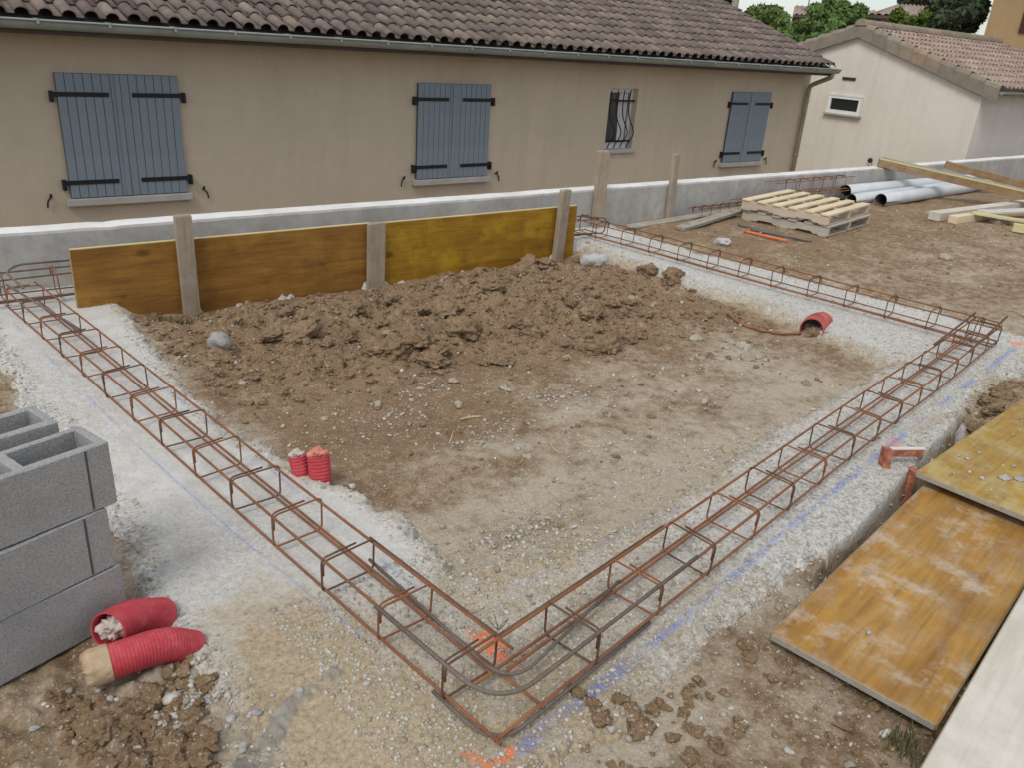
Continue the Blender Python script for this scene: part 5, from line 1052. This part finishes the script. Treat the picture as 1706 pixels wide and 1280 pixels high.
# ------------------------------------------------------------------ boards over the trench, near right
def flat_panel(label, pa, pb, w, ztop, mat, th=0.027, dz=(0, 0), name='formwork_panel', side=-1, tip=0.0, strips=True):
    """pa->pb is the left long edge; the board lies to its right (side=-1) by w"""
    pa = np.array([pa[0], pa[1], ztop + dz[0]]); pb = np.array([pb[0], pb[1], ztop + dz[1]]); d = pb - pa; L = np.linalg.norm(d); rz = math.atan2(d[1], d[0]); ry = -math.asin(d[2] / L)
    Rm = Matrix.Rotation(rz, 3, 'Z') @ Matrix.Rotation(ry, 3, 'Y') @ Matrix.Rotation(tip, 3, 'X'); root = empty(name, tuple(pa)); root.rotation_euler = Rm.to_euler(); tag(root, label, 'panel')
    ob('face_board', cbox('face_board', L, w, th, 0.002), M[mat], root, (L / 2, side * w / 2, -th / 2))
    if strips:
        for x in (-0.0005, L + 0.0005): ob('end_edge', cbox('end_edge', 0.005, w - 0.006, th - 0.005, 0.001), M['grey_wood'], root, (x, side * w / 2, -th / 2))
        for y in (-0.0005, w + 0.0005): ob('side_edge', cbox('side_edge', L - 0.008, 0.005, th - 0.005, 0.001), M['panel_edge'], root, (L / 2, side * y, -th / 2))
    return root
la, lb = G(1285, 1055, 0.03), G(1530, 818, 0.03); dd = lb - la; lb2 = la + dd * 1.5
flat_panel('worn orange brown board lying flat beside the footing', la, lb2, 0.5, 0.030, 'panel_worn')
ua = G(1527, 786, 0.095); ub = G(1706, 664, 0.095); ub2 = ua + (ub - ua) * 1.45
up = flat_panel('yellow board strewn with mortar crumbs over the trench', ua, ub2, 0.5, 0.095, 'panel_flat')
pa_, pb_ = G(1528, 1292, 0.085), G(1706, 985, 0.085); dv = pb_ - pa_
flat_panel('whitish board at the edge of the worn orange board', pa_ - dv * 0.25, pb_ + dv * 0.5, 0.42, 0.085, 'pale_board', 0.025)
# crumbs on the yellow board
d2 = nrm((ub - ua)[:2]); n2 = np.array([d2[1], -d2[0]]); pts = []; 
for _ in range(70):
    t = random.uniform(0.05, 1.6); s_ = random.uniform(0.04, 0.46); q = ua[:2] + d2 * t + n2 * s_; pts.append((q[0], q[1], 0.0945))
scatter('mortar_crumbs', pts, np.abs(rng.normal(0, 0.004, len(pts))) + 0.003, ROCK1, M['concrete_lump'] if False else M['pebble'], 'grey mortar crumbs on the yellow board', 'rubble', 0.35)
for (px, py, s, lab) in ((1675, 798, 0.03, 'flat grey mortar flake on the yellow board by its front edge'), (1700, 800, 0.028, 'thick grey mortar flake on the yellow board'), (1632, 755, 0.012, 'small white mortar flake on the yellow board')):
    p = G(px, py, 0.095); o = ob('mortar_flake', mesh_np('mortar_flake', *ROCK2[3], True), M['concrete_lump'], None, (p[0], p[1], 0.095 + s * 0.1)); o.scale = (s, s * 0.7, s * 0.22); tag(o, lab, 'rubble')
p = G(1447, 1057, 0.03); o = ob('concrete_crumb', mesh_np('concrete_crumb', *ROCK2[1], True), M['concrete_lump'], None, (p[0], p[1], 0.035)); o.scale = (0.009, 0.008, 0.008); tag(o, 'small grey crumb lying on the worn orange board', 'rubble')
# orange painted batter board
s1 = G(1472, 780, 0.0); s2 = G(1512, 800, -0.02)
bt = empty('profile_board', (s1[0], s1[1], 0.0)); tag(bt, 'orange painted wooden pegs with cross board at the footing edge', 'stake')
top1 = np.array([s1[0], s1[1], 0.105]); 
ob('peg', hull('peg', [(i * 0.026 * s, j * 0.016 * s, z) for z, s in ((-0.15, 0.3), (-0.05, 1), (0.075, 1)) for i in (-1, 1) for j in (-1, 1)]), M['orange_paint'], bt, (0.02, 0.01, 0.012), (0, 0.12, 0.9))
ob('peg', hull('peg', [(i * 0.026 * s, j * 0.016 * s, z) for z, s in ((-0.28, 0.4), (-0.18, 1), (0.03, 1)) for i in (-1, 1) for j in (-1, 1)]), M['orange_paint'], bt, (s2[0] - s1[0] + 0.02, s2[1] - s1[1] - 0.005, 0), (0, 0, 0.5))
ct_ = np.array([0.03, 0.02, 0.062]); ce = np.array([0.19, -0.075, 0.058]); dd_ = ce - ct_; o = ob('cross_board', cbox('cross_board', np.linalg.norm(dd_), 0.02, 0.035, 0.002), M['orange_paint'], bt, tuple((ct_ + ce) / 2), (0, 0, math.atan2(dd_[1], dd_[0])))
ob('board_top', cbox('board_top', np.linalg.norm(dd_) + 0.01, 0.024, 0.006, 0.001), M['pale_board'], bt, tuple((ct_ + ce) / 2 + [0, 0, 0.021]), (0, 0, math.atan2(dd_[1], dd_[0])))

GROUPS = {'rebar_cage': 'rebar cages on and beside the footings', 'wooden_stake': 'wooden stakes and posts along the wall', 'concrete_block': 'hollow concrete blocks in two stacks', 'corrugated_duct': 'corrugated ducts through the footings',
          'drain_pipe': 'grey drain pipes by the wall', 'pallet': 'two stacked pallets', 'tree': 'trees behind the houses', 'corner_bar': 'loose bars tied to the cages', 'plank': 'loose planks on the plot', 'timber_beam': 'timber beams on the wall',
          'formwork_panel': 'formwork panels on the plot', 'splinter': 'splinters and straw on the soil', 'rod': 'rods lying beside the pallets', 'utility_pole': 'utility poles behind the houses', 'bent_wire': 'rusty wires on the soil', 'mortar_flake': 'mortar flakes on the yellow board'}
for o in SC.objects:
    k = o.name.split('.')[0]
    if o.parent is None and k in GROUPS and 'group' not in o: o['group'] = GROUPS[k]
